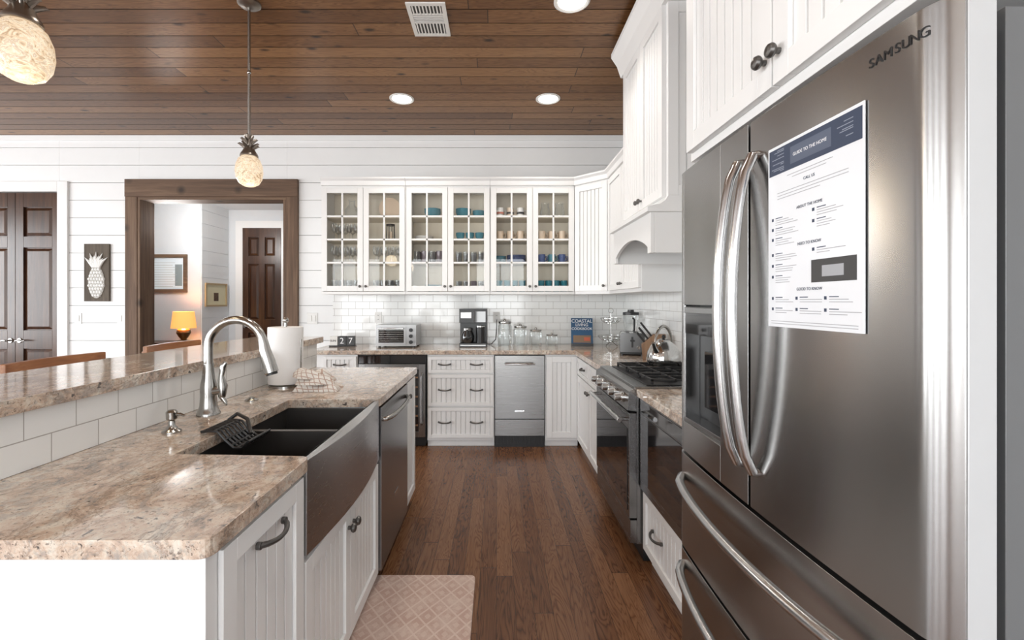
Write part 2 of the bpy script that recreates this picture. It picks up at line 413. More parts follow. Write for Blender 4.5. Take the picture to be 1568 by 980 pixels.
OX0, OX1, OZ = -3.87, -2.27, 2.50
DX0, DX1, DZ = -5.72, -4.74, 2.56
g = G('wall_back').back(YB+.014)
for a0, a1, z0, z1 in ((XL, DX0, 0, ZC), (DX0, DX1, DZ, ZC), (DX1, OX0, 0, ZC), (OX0, OX1, OZ, ZC), (OX1, XR, 0, ZC)):
    g.box(a0, a1, -.16, 0, z0, z1, GAPC)
    boards(g, a0, a1, z0, z1)
g.box(XL, XR, .0141, .028, ZC-.055, ZC, WALLW)
g.done(.0015, 1)
g = G('wall_right').right(XR)
g.box(YR, YB+.16, -.12, -.014, 0, ZC, GAPC); boards(g, YR, YB, 0, ZC, -.014)
g.done(.0015, 1)
def window_wall(name, fr, a0, a1, wins, zs, ze):
    g = G(name); fr(g)
    cur = a0
    for w0, w1 in wins:
        g.box(cur, w0, -.12, 0, 0, ZC, WALLW); g.box(w0, w1, -.12, 0, 0, zs, WALLW); g.box(w0, w1, -.12, 0, ze, ZC, WALLW); cur = w1
    g.box(cur, a1, -.12, 0, 0, ZC, WALLW); g.done()
    for i, (w0, w1) in enumerate(wins):
        g = G('window_%s_%d' % (name[-4:], i+1)); fr(g)
        for q in ((w0-.09, w0), (w1, w1+.09)): g.box(q[0], q[1], 0, .02, zs-.09, ze+.09, WHITE)
        g.box(w0, w1, 0, .02, zs-.09, zs, WHITE); g.box(w0, w1, 0, .02, ze, ze+.09, WHITE)
        g.box(w0, w0+.05, -.08, -.04, zs, ze, WHITE); g.box(w1-.05, w1, -.08, -.04, zs, ze, WHITE)
        g.box(w0+.05, w1-.05, -.08, -.04, zs, zs+.05, WHITE); g.box(w0+.05, w1-.05, -.08, -.04, ze-.05, ze, WHITE)
        g.box(w0+.05, w1-.05, -.08, -.04, (zs+ze)/2-.02, (zs+ze)/2+.02, WHITE)
        mid = (w0+w1)/2; g.box(mid-.015, mid+.015, -.075, -.045, zs+.05, ze-.05, WHITE)
        g.done()
LW = [(-2.6, -1.4), (-.9, .3), (.8, 2.0), (2.5, 3.7)]
window_wall('wall_left', lambda g: g.frame((XL, 0, 0), (0, 1, 0), (1, 0, 0)), YR, YB+.16, LW, .6, 2.6)
RW = [(-6.6, -5.2), (-4.6, -3.2), (-2.6, -1.2), (-.6, .8)]
window_wall('wall_rear', lambda g: g.frame((0, YR, 0), (1, 0, 0), (0, 1, 0)), XL, XR, RW, .25, 2.6)

HC = 2.78
g = G('wall_hall').frame((0, 0, 0), (1, 0, 0), (0, -1, 0))
g.box(-6.2, -4.13, -7.0, -6.35, 0, HC, PLAIN)
g.frame((-4.13, 0, 0), (0, 1, 0), (1, 0, 0)); boards(g, 6.36, 6.99, 0, HC, 0, .01)
g.frame()
g.box(-6.2, -1.5, 7.0, 7.1, 0, HC, PLAIN)
g.box(-6.3, -6.2, 5.11, 7.1, 0, HC, PLAIN); g.box(-1.5, -1.4, 5.11, 7.1, 0, HC, PLAIN)
g.done()
g = G('ceiling_hall'); g.box(-6.3, -1.4, 5.11, 7.1, HC, HC+.08, PLAIN); g.done()

g = G('trim_opening').back(YB)
g.box(OX0-.13, OX0, 0.0001, .035, 0, OZ, RUST_Z); g.box(OX1, OX1+.13, .0001, .035, 0, OZ, RUST_Z)
g.box(OX0-.13, OX1+.13, .0001, .042, OZ, OZ+.19, RUST_X)
g.box(OX0, OX0+.03, -.18, .03, 0, OZ-.03, RUST_Z); g.box(OX1-.03, OX1, -.18, .03, 0, OZ-.03, RUST_Z)
g.box(OX0, OX1, -.18, .03, OZ-.03, OZ, RUST_X)
g.done(.004)
g = G('trim_door').back(YB)
g.box(DX1, DX1+.11, .0001, .025, 0, DZ+.11, WHITE); g.box(DX0-.11, DX0, .0001, .025, 0, DZ+.11, WHITE); g.box(DX0, DX1, .0001, .025, DZ, DZ+.11, WHITE)
g.done(.003)
def panel_door(g, a0, a1, z0, z1, rows, cols=1, d=-.05, st=.10):
    g.box(a0, a1, d, d+.012, z0, z1, DOORW)
    w = (a1-a0-st*(cols+1))/cols
    zs = [z0]+[z for r in rows for z in r]+[z1]
    for c in range(cols+1): g.box(a0+c*(w+st), a0+c*(w+st)+st, d+.012, d+.035, z0, z1, DOORW)
    for c in range(cols):
        x0 = a0+st+c*(w+st); x1 = x0+w
        for i in range(0, len(zs), 2): g.box(x0, x1, d+.012, d+.035, zs[i], zs[i+1], DOORW)
        for r0, r1 in rows:
            i = .03
            bot = [g.P(x0+.008, d+.012, r0+.008), g.P(x1-.008, d+.012, r0+.008), g.P(x1-.008, d+.012, r1-.008), g.P(x0+.008, d+.012, r1-.008)]
            top = [g.P(x0+i+.01, d+.030, r0+i+.01), g.P(x1-i-.01, d+.030, r0+i+.01), g.P(x1-i-.01, d+.030, r1-i-.01), g.P(x0+i+.01, d+.030, r1-i-.01)]
            g.prism(bot, top, DOORW)
def lever(g, a, z, d, sgn):
    g.tube([(a, d, z), (a, d+.01, z)], .026, NICKEL, 20)
    g.tube([(a, d+.01, z), (a, d+.05, z)], .009, NICKEL, 10)
    g.tube([(a, d+.05, z), (a+sgn*.03, d+.052, z+.004), (a+sgn*.07, d+.05, z-.004), (a+sgn*.10, d+.05, z+.002)], [.010, .009, .007, .006], NICKEL, 10)
mid = (DX0+DX1)/2
for k, (a0, a1, sg) in enumerate(((DX0+.004, mid-.002, -1), (mid+.002, DX1-.004, 1))):
    g = G('door_%d' % (k+1)).back(YB)
    panel_door(g, a0, a1, .01, DZ-.005, [(.14, .86), (1.06, 1.96), (2.08, 2.40)], 1, -.05, .085)
    lever(g, (mid+sg*.05), .95, -.015, sg); g.done(.002, 1)
g = G('hall_door').frame((0, 6.999, 0), (1, 0, 0), (0, -1, 0))
panel_door(g, -3.888, -3.302, .005, 2.5, [(.14, .9), (1.1, 1.95), (2.07, 2.36)], 2, .0, .09)
g.knob(-3.84, 1., .035, .03, NICKEL); g.done()
g = G('trim_hall_door').frame((0, 6.999, 0), (1, 0, 0), (0, -1, 0))
g.box(-4.0, -3.89, 0, .03, 0, 2.61, WHITE); g.box(-3.3, -3.19, 0, .03, 0, 2.61, WHITE); g.box(-3.89, -3.3, 0, .03, 2.5, 2.61, WHITE); g.done()

for i, (x, y, z, wd) in enumerate(((-4.53, YB, 1.19, .075), (-4.05, YB, 1.19, .115), (-1.995, YB, 1.19, .115), (-1.28, YB-.0102, 1.20, .075), (.0, YB-.0102, 1.20, .075))):
    g = G('light_switch' if i < 3 else 'power_outlet').back(y); g.box(x-wd/2, x+wd/2, .0002, .006, z-.06, z+.06, PLASTW)
    if i < 3:
        n = 1 if wd < .1 else 2
        for k in range(n):
            cx = x + (k-(n-1)/2)*.046; g.box(cx-.016, cx+.016, .006, .011, z-.033, z+.033, PLASTW)
    else:
        for dz in (-.022, .022):
            g.box(x-.015, x+.015, .006, .008, z+dz-.015, z+dz+.015, PLASTW)
            for q in (-.006, .006): g.box(x+q-.0015, x+q+.0015, .008, .0083, z+dz-.005, z+dz+.006, BLACK)
    g.done(.0015, 1)

# ------------------------------------------------------------------ back run base cabinets
YF = 4.30
def carcass(g, a0, a1): g.box(a0, a1, -.62, 0, .06, .872, WHITE); g.box(a0, a1, -.60, -.03, 0, .06, WHITE)
g = G('base_cabinet').back(YF); carcass(g, -1.74, -1.312)
g.bead(-1.63, -1.32, .70, .855, .0, fr=.03); g.pull(-1.475, .78, .02); g.bead(-1.63, -1.32, .10, .69, 0); g.knob(-1.36, .62, .02); g.done(.0015, 1)
g = G('base_cabinet').back(YF); carcass(g, -.655, -.022)
for z0, z1 in ((.70, .855), (.39, .685), (.09, .375)):
    g.bead(-.645, -.03, z0, z1, 0, fr=.032)
    for a in (-.49, -.19): g.pull(a, (z0+z1)/2+.005, .014)
g.done(.0015, 1)
g = G('base_cabinet').back(YF); carcass(g, .458, .77); g.bead(.468, .755, .09, .855, 0); g.done(.0015, 1)
g = G('wine_cooler').back(YF); g.box(-1.30, -.665, -.58, -.005, .02, .868, BLACK)
g.box(-1.295, -.67, -.005, .02, .79, .865, BGLASS)
z0, z1 = .10, .785
g.box(-1.295, -1.235, 0, .035, z0, z1, STEEL); g.box(-.73, -.67, 0, .035, z0, z1, STEEL)
g.box(-1.235, -.73, 0, .035, z1-.05, z1, STEELH); g.box(-1.235, -.73, 0, .035, z0, z0+.05, STEELH)
g.box(-1.235, -.73, .012, .02, z0+.05, z1-.05, BGLASS)
for i in range(6): g.box(-1.225, -.74, .0201, .0225, z0+.10+i*.09, z0+.115+i*.09, BLOCKW)
g.tube([(-.70, .035, .22), (-.70, .07, .24), (-.70, .07, .68), (-.70, .035, .70)], .009, STEEL)
g.box(-1.295, -.67, -.02, .0, .02, .09, BLACK); g.box(-1.29, -.675, -.56, -.03, 0, .02, BLACK); g.done(.0015, 1)
g = G('trash_compactor').back(YF); g.box(-.018, .452, -.58, 0, .0, .868, BLACK)
g.box(-.015, .449, 0, .025, .27, .862, STEELH); g.box(-.015, .449, 0, .022, .11, .262, STEELH)
g.tube([(.08, .025, .79), (.08, .06, .79), (.22, .068, .79), (.355, .06, .79), (.355, .025, .79)], .010, CHROME)
g.box(.17, .26, .025, .027, .335, .35, CHROME)
for i in range(14): g.box(.0+i*.032, .022+i*.032, .0, .006, .03, .10, BLACK)
g.done(.0015, 1)

XF = .77
g = G('base_cabinet').right(XF); g.box(3.175, 4.295, -.61, 0, .06, .872, WHITE); g.box(3.175, 4.295, -.6, -.03, 0, .06, WHITE)
for a0, a1 in ((3.19, 3.70), (3.71, 4.22)):
    g.bead(a0, a1, .70, .855, 0, fr=.032); g.pull((a0+a1)/2, .778, .014)
    g.bead(a0, a1, .09, .69, 0)
g.knob(3.67, .62, .02); g.knob(3.74, .62, .02); g.done(.0015, 1)
g = G('base_cabinet').right(XF); g.box(1.56, 2.375, -.61, -.012, .06, .395, WHITE); g.box(1.56, 2.375, -.6, -.04, 0, .06, WHITE)
g.box(1.56, 2.375, -.61, -.59, .395, .872, WHITE); g.box(1.56, 1.69, -.59, 0, .395, .872, WHITE)
g.bead(1.60, 2.365, .09, .385, -.012, fr=.04); g.pull(2.17, .245, .002, .12); g.pull(1.78, .245, .002, .12); g.done(.0015, 1)
g = G('microwave_drawer').right(XF); g.box(1.70, 2.37, -.55, 0, .40, .868, BLACK)
g.box(1.70, 2.37, 0, .022, .40, .868, STEELY); g.box(1.725, 2.345, .022, .026, .45, .79, BGLASS); g.box(1.725, 2.345, .022, .026, .80, .858, BGLASS)
g.done(.002, 1)

g = G('gas_range').right(.735)
a0, a1 = 2.385, 3.165; am = (a0+a1)/2
g.box(a0, a1, -.63, 0, .10, .905, STEELY); g.box(a0+.02, a1-.02, -.6, -.04, 0, .10, BLACK)
g.box(a0, a1, -.64, .015, .905, .925, STEELY)
g.box(a0+.03, a1-.03, -.60, -.06, .925, .930, BLACK)
g.pa([(0, .905), (0, .795), (.050, .80), (.042, .90), (.015, .912)], a0, a1, STEELY)
for i in range(5):
    a = a0+.10+i*(a1-a0-.2)/4
    g.tube([(a, .045, .852), (a, .058, .852), (a, .06, .852), (a, .092, .851), (a, .094, .851)], [.027, .027, .021, .019, .006], CHROME, 20)
g.box(a0, a1, 0, .040, .235, .785, STEELY); g.box(a0+.03, a1-.03, .040, .044, .265, .70, BGLASS)
g.box(a0, a1, 0, .035, .105, .225, STEELY)
g.tube([(a0+.05, .040, .745), (a0+.05, .085, .745)], .010, STEEL); g.tube([(a1-.05, .040, .745), (a1-.05, .085, .745)], .010, STEEL)
g.tube([(a0+.02, .085, .745), (a1-.02, .085, .745)], .013, CHROME, 14)
for i in range(3):
    b0 = a0+.04+i*.235; b1 = b0+.225
    for q in ((b0, -.58), (b1-.012, -.58)): g.box(q[0], q[0]+.012, -.58, -.09, .945, .957, IRON)
    for dd in (-.58, -.34, -.102): g.box(b0, b1, dd, dd+.012, .945, .957, IRON)
    g.box((b0+b1)/2-.005, (b0+b1)/2+.005, -.58, -.09, .947, .959, IRON)
    for dd in (-.46, -.22): g.box(b0, b1, dd-.005, dd+.005, .947, .959, IRON)
    for q in (b0, b1-.012):
        for dd in (-.58, -.34, -.102): g.box(q, q+.012, dd, dd+.012, .930, .945, IRON)
    for dd in (-.46, -.22):
        g.lathe((b0+b1)/2, dd, [(0, .93), (.05, .93), (.05, .938), (.035, .940), (.035, .944), (0, .944)], IRON, 20)
g.done(.0015, 1)

def rounded(poly, idx, r, k=5):
    out = []; n = len(poly)
    for i, p in enumerate(poly):
        if i not in idx: out.append(p); continue
        p = Vector(p); a = Vector(poly[i-1]); b = Vector(poly[(i+1) % n])
        u = (a-p).normalized()*r; v = (b-p).normalized()*r
        for j in range(k+1):
            t = j/k; out.append(tuple((p+u)*(1-t)**2 + p*2*t*(1-t) + (p+v)*t*t))
    return out
g = G('granite_countertop')
g.pz([(-1.77, YB-.012), (-1.77, 4.26), (.73, 4.26), (.73, 3.17), (1.388, 3.17), (1.388, YB-.012)], .874, .914, GRAN)
g.pz([(.73, 2.38), (.73, 1.56), (1.388, 1.56), (1.388, 2.38)], .874, .914, GRAN)
g.done(.006)
g = G('tile_backsplash').back(YB); g.box(-1.77, 1.392, .0005, .010, .914, 1.445, TILE_X)
g.right(XR); g.box(1.56, 4.919, .0005, .010, .914, 1.445, TILE_Y); g.done()

# ------------------------------------------------------------------ upper cabinets
def crown(g, a0, a1, z, h=.08, out=.05):
    g.pa([(-.02, z), (.022, z), (.026, z+.012), (out*.6, z+h*.55), (out, z+h*.8), (out, z+h), (-.02, z+h)], a0, a1, WHITE)
UZ0, UZ1 = 1.445, 2.54
dz0, dz1 = UZ0+.03, UZ1-.02
rows = 4; rh = (dz1-dz0-.055*2)/rows
shelf = [UZ0+.018, dz0+.055+rh, dz0+.055+2*rh, dz0+.055+3*rh]
for k in range(3):
    a0 = -1.77+k*.853; a1 = a0+.851
    g = G('glass_front_cabinet').back(4.60)
    g.box(a0, a0+.018, -.325, 0, UZ0, UZ1, WHITE); g.box(a1-.018, a1, -.325, 0, UZ0, UZ1, WHITE)
    g.box(a0+.018, a1-.018, -.325, 0, UZ0, UZ0+.018, WHITE); g.box(a0+.018, a1-.018, -.325, 0, UZ1-.018, UZ1, WHITE)
    g.box(a0+.018, a1-.018, -.325, -.315, UZ0+.018, UZ1-.018, CREAM)
    for z in shelf[1:]: g.box(a0+.018, a1-.018, -.315, -.03, z-.009, z+.009, CREAM)
    m = (a0+a1)/2
    for s0, s1, kn in ((a0+.006, m-.002, m-.03), (m+.002, a1-.006, m+.03)):
        fr = .055
        g.box(s0, s0+fr, 0, .02, dz0, dz1, WHITE); g.box(s1-fr, s1, 0, .02, dz0, dz1, WHITE)
        g.box(s0+fr, s1-fr, 0, .02, dz0, dz0+fr, WHITE); g.box(s0+fr, s1-fr, 0, .02, dz1-fr, dz1, WHITE)
        c = (s0+s1)/2; g.box(c-.009, c+.009, .004, .018, dz0+fr, dz1-fr, WHITE)
        for r in range(1, rows): z = dz0+fr+r*rh; g.box(s0+fr, s1-fr, .004, .018, z-.009, z+.009, WHITE)
        g.box(s0+fr-.005, s1-fr+.005, .008, .011, dz0+fr-.005, dz1-fr+.005, GLASS)
        g.knob(kn, dz0+.05, .02, .014)
    g.box(a0, a1, .0, .006, UZ0, dz0-.003, WHITE)
    crown(g, a0, a1, UZ1)
    g.done(.0015, 1)
g = G('corner_cabinet')
g.pz([(.792, 4.60), (1.07, 4.322), (1.385, 4.322), (1.385, 4.915), (.792, 4.915)], UZ0, UZ1, WHITE)
g.frame((.792, 4.60, 0), (1, -1, 0), (-1, -1, 0)); g.bead(.012, .381, dz0, dz1, .0); crown(g, -.01, .403, UZ1); g.knob(.35, dz0+.05, .02, .014)
g.done(.0015, 1)
g = G('upper_cabinet').right(1.07); g.box(3.36, 4.318, -.315, 0, UZ0, UZ1, WHITE)
g.bead(3.37, 3.835, dz0, dz1, 0); g.bead(3.842, 4.30, dz0, dz1, 0); g.knob(3.81, dz0+.05, .02, .014); g.knob(3.87, dz0+.05, .02, .014); crown(g, 3.36, 4.318, UZ1)
g.done(.0015, 1)

# ------------------------------------------------------------------ range hood
g = G('range_hood').right(.90)
h0, h1 = 2.41, 3.17
g.box(h0, h1, -.485, 0, 1.90, 2.98, WHITE)
g.bead(h0+.01, (h0+h1)/2-.002, 1.93, 2.95, 0); g.bead((h0+h1)/2+.002, h1-.01, 1.93, 2.95, 0)
g.knob((h0+h1)/2-.03, 1.98, .02, .015); g.knob((h0+h1)/2+.03, 1.98, .02, .015)
for a, dr in ((h0, (0, -1, 0)), (h1, (0, 1, 0))):
    g.frame((.90, a, 0), (1, 0, 0), dr); g.bead(.0, .48, 1.93, 2.95, -.0)
g.right(.90)
g.pa([(-.485, 2.95), (.022, 2.95), (.03, 2.97), (.05, 3.03), (.09, 3.09), (.09, 3.12), (-.485, 3.12)], h0-.05, h1+.05, WHITE)
g.pa([(-.485, 1.93), (.0, 1.93), (.015, 1.905), (.045, 1.885), (.10, 1.875), (.11, 1.87), (.11, 1.845), (-.485, 1.845)], h0-.025, h1+.02, WHITE)
n = 16; arc = [(h1, 1.85), (h1, 1.63), (h1-.05, 1.63)]
for i in range(n+1):
    t = i/n; arc.append((h1-.05-(h1-h0-.1)*t, 1.665+.075*math.sin(PI*t)**.8))
arc += [(h0+.05, 1.63), (h0, 1.63), (h0, 1.85)]
g.pd(arc, .065, .085, WHITE)
g.box(h0, h0+.02, -.485, .065, 1.63, 1.85, WHITE); g.box(h1-.02, h1, -.485, .065, 1.63, 1.85, WHITE)
g.box(h0+.02, h1-.02, -.485, .065, 1.79, 1.85, simple('hood_liner', (.35, .35, .35), .4, .8))
g.done(.002, 1)

# ------------------------------------------------------------------ refrigerator
def fx(y):
    d = min(y-.605, 1.515-y); e = .020*max(0, 1-d/.045)**2
    return .588+.016*((y-1.06)/.455)**2+e
FB = .666
def fdoor(g, y0, y1, z0, z1, m=None):
    n = max(4, int((y1-y0)/.010))
    poly = [(FB, y0)]+[(fx(y0+(y1-y0)*i/n), y0+(y1-y0)*i/n) for i in range(n+1)]+[(FB, y1)]
    g.pz(poly, z0, z1, m or FSTEEL, True)
g = G('refrigerator').frame()
g.box(.688, 1.38, .615, 1.515, .03, 1.77, GREYDOOR); g.box(.666, .688, .63, 1.50, .05, 1.76, BLACK)
fdoor(g, .605, 1.055, .895, 1.785)
for y0, y1, z0, z1 in ((1.065, 1.20, .895, 1.785), (1.46, 1.515, .895, 1.785), (1.20, 1.46, .895, .99), (1.20, 1.46, 1.36, 1.785)): fdoor(g, y0, y1, z0, z1)
g.box(.650, .666, 1.20, 1.46, .99, 1.36, BLACK)
g.box(.603, .650, 1.205, 1.455, 1.27, 1.355, BGLASS); g.box(.597, .603, 1.21, 1.45, 1.335, 1.352, STEEL)
g.box(.600, .650, 1.205, 1.455, .99, 1.005, DSTEEL2); g.box(.593, .650, 1.200, 1.206, .99, 1.36, STEEL); g.box(.603, .650, 1.454, 1.46, .99, 1.36, STEEL)
g.box(.630, .650, 1.28, 1.38, 1.05, 1.22, BGLASS)
fdoor(g, .605, 1.515, .585, .885); fdoor(g, .605, 1.515, .07, .575)
g.box(.69, 1.36, .63, 1.50, 0, .07, BLACK)
g.box(.626, .664, .6035, .606, .07, 1.783, LDOOR)
for yy in (1.093, 1.028):
    pts = []; n = 18
    for i in range(n+1):
        t = i/n; z = .985+.715*t; b = math.sin(PI*t)**.55
        pts.append((fx(yy)-.010-.048*b, yy, z))
    g.tube([(fx(yy)+.002, yy, .985)]+pts+[(fx(yy)+.002, yy, 1.70)], .0115, HSTEEL, 14, flat=1.2)
for zz in (.812, .530):
    pts = []; n = 22
    for i in range(n+1):
        t = i/n; yy = .66+.80*t; b = math.sin(PI*t)**.45
        pts.append((fx(yy)-.006-.048*b, yy, zz-.010*b))
    g.tube([(fx(.66)+.004, .66, zz)]+pts+[(fx(1.46)+.004, 1.46, zz)], .013, HSTEEL, 14)
fridge = g.done(.004, 2)
yy = .724
for i, ch in enumerate('SAMSUNG'):
    sl = (fx(yy+.003)-fx(yy-.003))/.006
    text(ch, (fx(yy)-.0006, yy, 1.742), (-sl, -1, 0), .021, BLACK, 'badge_letter', fridge, ext=.0006)
    yy -= .0155 if ch == 'M' or (i < 6 and 'SAMSUNG'[i+1] == 'M') else .0132

NX = .5868; NS = .030
g = G('notice_sheet').frame((NX, .98, 0), (NS, -1, 0), (-1, -NS, 0))
W, Z0, Z1 = .247, 1.318, 1.695
g.box(0, W, .0, .0015, Z0, Z1, LAM)
g.box(.004, W-.004, .0015, .0019, Z1-.060, Z1-.006, NAVY)
g.box(.07, W-.07, .0019, .0021, Z1-.050, Z1-.016, simple('navy_mid', (.09, .11, .16), .5))
random.seed(3)
HP = simple('header_pattern', (.25, .28, .34), .5)
for i in range(14):
    q = random.choice([0.006, .18]); g.box(q+random.uniform(0, .04), q+.045, .0019, .0020, Z1-.012-i*.0033, Z1-.0105-i*.0033, HP)
def line(a0, a1, z, h=.0013, m=GREYP): g.box(a0, a1, .0015, .0018, z-h/2, z+h/2, m)
line(.06, .18, Z1-.070); line(.075, .165, Z1-.076)
def tcol(a, z, n=4, icon=True):
    if icon: g.box(a, a+.006, .0015, .0018, z-.006, z, NAVY)
    b = a+.012
    line(b, b+.022, z-.001, .0016, NAVY)
    for q in range(1, n): line(b, b+random.uniform(.03, .07), z-.001-q*.0046)
heads = (Z1-.088, Z1-.140, Z1-.212, Z1-.300)
for q in range(3): line(.03, .215 if q < 2 else .15, Z1-.100-q*.006)
for r in range(3):
    tcol(.012, Z1-.150-r*.021); tcol(.13, Z1-.150-r*.021) if r < 2 else None
for r in range(3): tcol(.012, Z1-.224-r*.023, 4)
tcol(.13, Z1-.224, 3)
g.box(.128, .232, .0015, .0019, Z0+.088, Z0+.130, simple('photo_print', (.05, .05, .05), .5)); g.box(.155, .205, .0019, .002, Z0+.098, Z0+.118, GREYP)
for r in range(2):
    for c in (.012, .085, .16): tcol(c, Z0+.062-r*.022, 3)
line(.01, .235, Z0+.012); line(.01, .235, Z0+.007)
ns = g.done()
def ntext(s_, z, sz, m): text(s_, (NX+NS*.1225-.0023, .98-.1225, z), (NS, -1, 0), sz, m, 'title', ns, ext=.0001)
ntext('GUIDE TO THE HOME', Z1-.036, .009, PAPER)
for h_, s_ in zip(heads, ('CALL US', 'ABOUT THE HOME', 'NEED TO KNOW', 'GOOD TO KNOW')): ntext(s_, h_-.003, .008, NAVY)

g = G('fridge_surround_cabinet').right(.655)
g.box(.60, 1.535, -.73, 0, 1.84, 3.165, WHITE); g.box(1.521, 1.548, -.73, -.02, 0, 1.84, WHITE)
g.bead(.61, 1.044, 1.865, 3.0, 0); g.bead(1.050, 1.52, 1.865, 3.0, 0)
g.knob(1.018, 1.932, .02, .017); g.knob(1.072, 1.932, .02, .017); crown(g, .60, 1.545, 3.02, .145, .07)
g.done(.002, 1)

# ------------------------------------------------------------------ island
XI = -.58; IY0, IY1 = .90, 3.13
g = G('kitchen_island').isl(XI)
SY0, SY1 = 1.33, 2.15; DW0, DW1 = 2.165, 2.80
g.box(IY0, SY0, -.69, 0, .06, .874, WHITE); g.box(SY0, SY1, -.69, 0, .06, .615, WHITE); g.box(DW1, IY1, -.69, 0, .06, .874, WHITE)
g.box(SY0, DW1, -.69, -.60, .06, .874, WHITE); g.box(SY1, DW0-.003, -.60, 0, .06, .874, WHITE)
g.box(IY0+.02, IY1-.02, -.6, -.035, 0, .06, WHITE)
g.box(IY0-.012, IY0+.025, -.03, .012, .0, .874, WHITE)
g.box(IY0-.01, IY0, -.69, -.03, 0, .874, WHITE)
g.bead(.93, SY0-.012, .09, .862, .0, fr=.05); g.pull(1.125, .80, .02, .125)
m = (SY0+SY1)/2
g.bead(SY0+.003, m-.002, .09, .605, 0, fr=.05); g.bead(m+.002, SY1-.003, .09, .605, 0, fr=.05)
g.knob(m-.028, .52, .02, .018); g.knob(m+.028, .52, .02, .018)
g.bead(DW1+.01, IY1-.01, .09, .862, 0, fr=.05); g.knob(DW1+.04, .78, .02)
g.box(.84, 3.20, -.78, -.695, 0, 1.078, WHITE); g.box(.84, 3.20, -.695, -.687, .914, 1.078, TILE_I)
g.box(3.20, 3.207, -.78, -.687, .0, 1.078, WHITE)
g.frame()
top = rounded([(-1.272, .87), (-.55, .87), (-.55, 1.345), (-.965, 1.365), (-.965, 2.115), (-.55, 2.135), (-.55, 3.17), (-1.272, 3.17)], (1, 2, 5, 6), .03)
g.pz(top, .876, .914, GRAN, False)
g.pz(rounded([(-1.72, .80), (-1.24, .80), (-1.24, 3.28), (-1.72, 3.28)], (0, 1, 2, 3), .03), 1.08, 1.12, GRAN)
g.done(.005)

g = G('farmhouse_sink').isl(0)
x0, x1 = -.975, -.57; y0, y1 = SY0+.035, SY1-.035; ym = 1.755
zb = .70; zt = .900
n = 30; poly = [(SY0+.003, -.578)]
for i in range(n+1):
    t = i/n; poly.append((SY0+.003+(SY1-SY0-.006)*t, -.556+.030*math.sin(PI*t)))
poly.append((SY1-.003, -.578))
g.pz(poly, .625, .905, DSTEEL, True)
g.box(SY0+.003, SY1-.003, -.578, x1, .66, .905, DSTEEL)
g.box(y0-.012, y1+.012, x0-.012, x1, zb-.012, zb, SINKM)
g.box(y0-.012, y0, x0-.012, x1, zb, zt-.027, SINKM); g.box(y1, y1+.012, x0-.012, x1, zb, zt-.027, SINKM)
g.box(y0, y1, x0-.012, x0, zb, zt-.027, SINKM); g.box(ym-.012, ym+.012, x0, x1, zb, .875, SINKM)
for yy in ((y0+ym)/2, (y1+ym)/2): g.lathe(yy, (x0+x1)/2, [(0, zb+.001), (.045, zb+.001), (.045, zb+.004), (.03, zb+.003), (0, zb+.002)], NICKEL)
g.done(.003)

g = G('dishwasher').isl(XI+.01)
g.box(DW0, DW1, -.58, -.01, .08, .868, BLACK); g.box(DW0+.002, DW1-.002, -.01, .022, .09, .866, DSTEEL2); g.box(DW0+.02, DW1-.02, -.5, -.06, .0, .08, BLACK)
pts = [(DW0+.05, .022, .80)]+[(DW0+.05+(DW1-DW0-.1)*i/12, .03+.032*math.sin(PI*i/12)**.5, .80) for i in range(13)]+[(DW1-.05, .022, .80)]
g.tube(pts, .012, NICKEL, 12); g.box(2.44, 2.53, .022, .024, .33, .345, CHROME); g.done(.003)

g = G('kitchen_faucet').frame((-1.165, 1.84, 0), (1, 0, 0), (0, 1, 0))
g.lathe(0, 0, [(0, .9145), (.043, .9145), (.043, .922), (.038, .930), (.032, .95), (.029, .99), (.030, 1.02), (.028, 1.04), (.024, 1.06), (.0205, 1.09), (.0185, 1.12), (0, 1.12)], NICKEL, 28)
pts = [(0, 0, 1.10), (0, 0, 1.185)]; R = .112
for i in range(1, 15): t = PI*i/16; pts.append((R-R*math.cos(t), 0, 1.185+R*math.sin(t)))
pts.append((2*R-.002, 0, 1.20)); g.tube(pts, .0165, NICKEL, 16)
g.tube([(2*R-.003, 0, 1.215), (2*R+.003, 0, 1.18), (2*R+.018, 0, 1.13), (2*R+.030, 0, 1.085), (2*R+.032, 0, 1.08)], [.0175, .021, .026, .028, .021], NICKEL, 18)
g.tube([(2*R+.031, 0, 1.083), (2*R+.033, 0, 1.075)], .022, BLACK, 18)
g.tube([(.02, 0, 1.01), (.055, 0, 1.015)], .019, NICKEL, 16)
g.tube([(.055, 0, .985), (.056, 0, 1.03), (.052, 0, 1.07), (.060, 0, 1.11), (.070, 0, 1.125)], [.013, .020, .010, .013, .007], NICKEL, 14)
g.tube([(.05, 0, .99), (.068, 0, .965), (.072, 0, .95)], [.010, .008, .004], NICKEL, 12)
g.done()
g = G('soap_dispenser').frame((-1.135, 1.59, 0), (1, 0, 0), (0, 1, 0))
g.lathe(0, 0, [(0, .9145), (.030, .9145), (.030, .920), (.018, .928), (.011, .938), (.010, .955), (.017, .962), (.018, .985), (.012, .992), (0, .994)], NICKEL)
g.tube([(0, 0, .975), (.03, -.0, .978), (.045, -.0, .972)], [.006, .005, .004], NICKEL); g.done()
g = G('air_switch_button').frame((-1.13, 2.10, 0)); g.lathe(0, 0, [(0, .9145), (.028, .9145), (.028, .920), (.02, .924), (.012, .925), (.012, .930), (0, .930)], NICKEL); g.done()
g = G('sink_caddy').frame((-.965, 1.64, 0), (1, 0, 0), (0, 1, 0))
def cad(u, v):
    prof = [(-.05, .922), (-.02, .926), (.006, .922), (.03, .895), (.06, .868), (.09, .868), (.11, .888)]
    q = u*(len(prof)-1); i = min(int(q), len(prof)-2); f = q-i
    return (prof[i][0]*(1-f)+prof[i+1][0]*f, (v-.5)*.15, prof[i][1]*(1-f)+prof[i+1][1]*f)
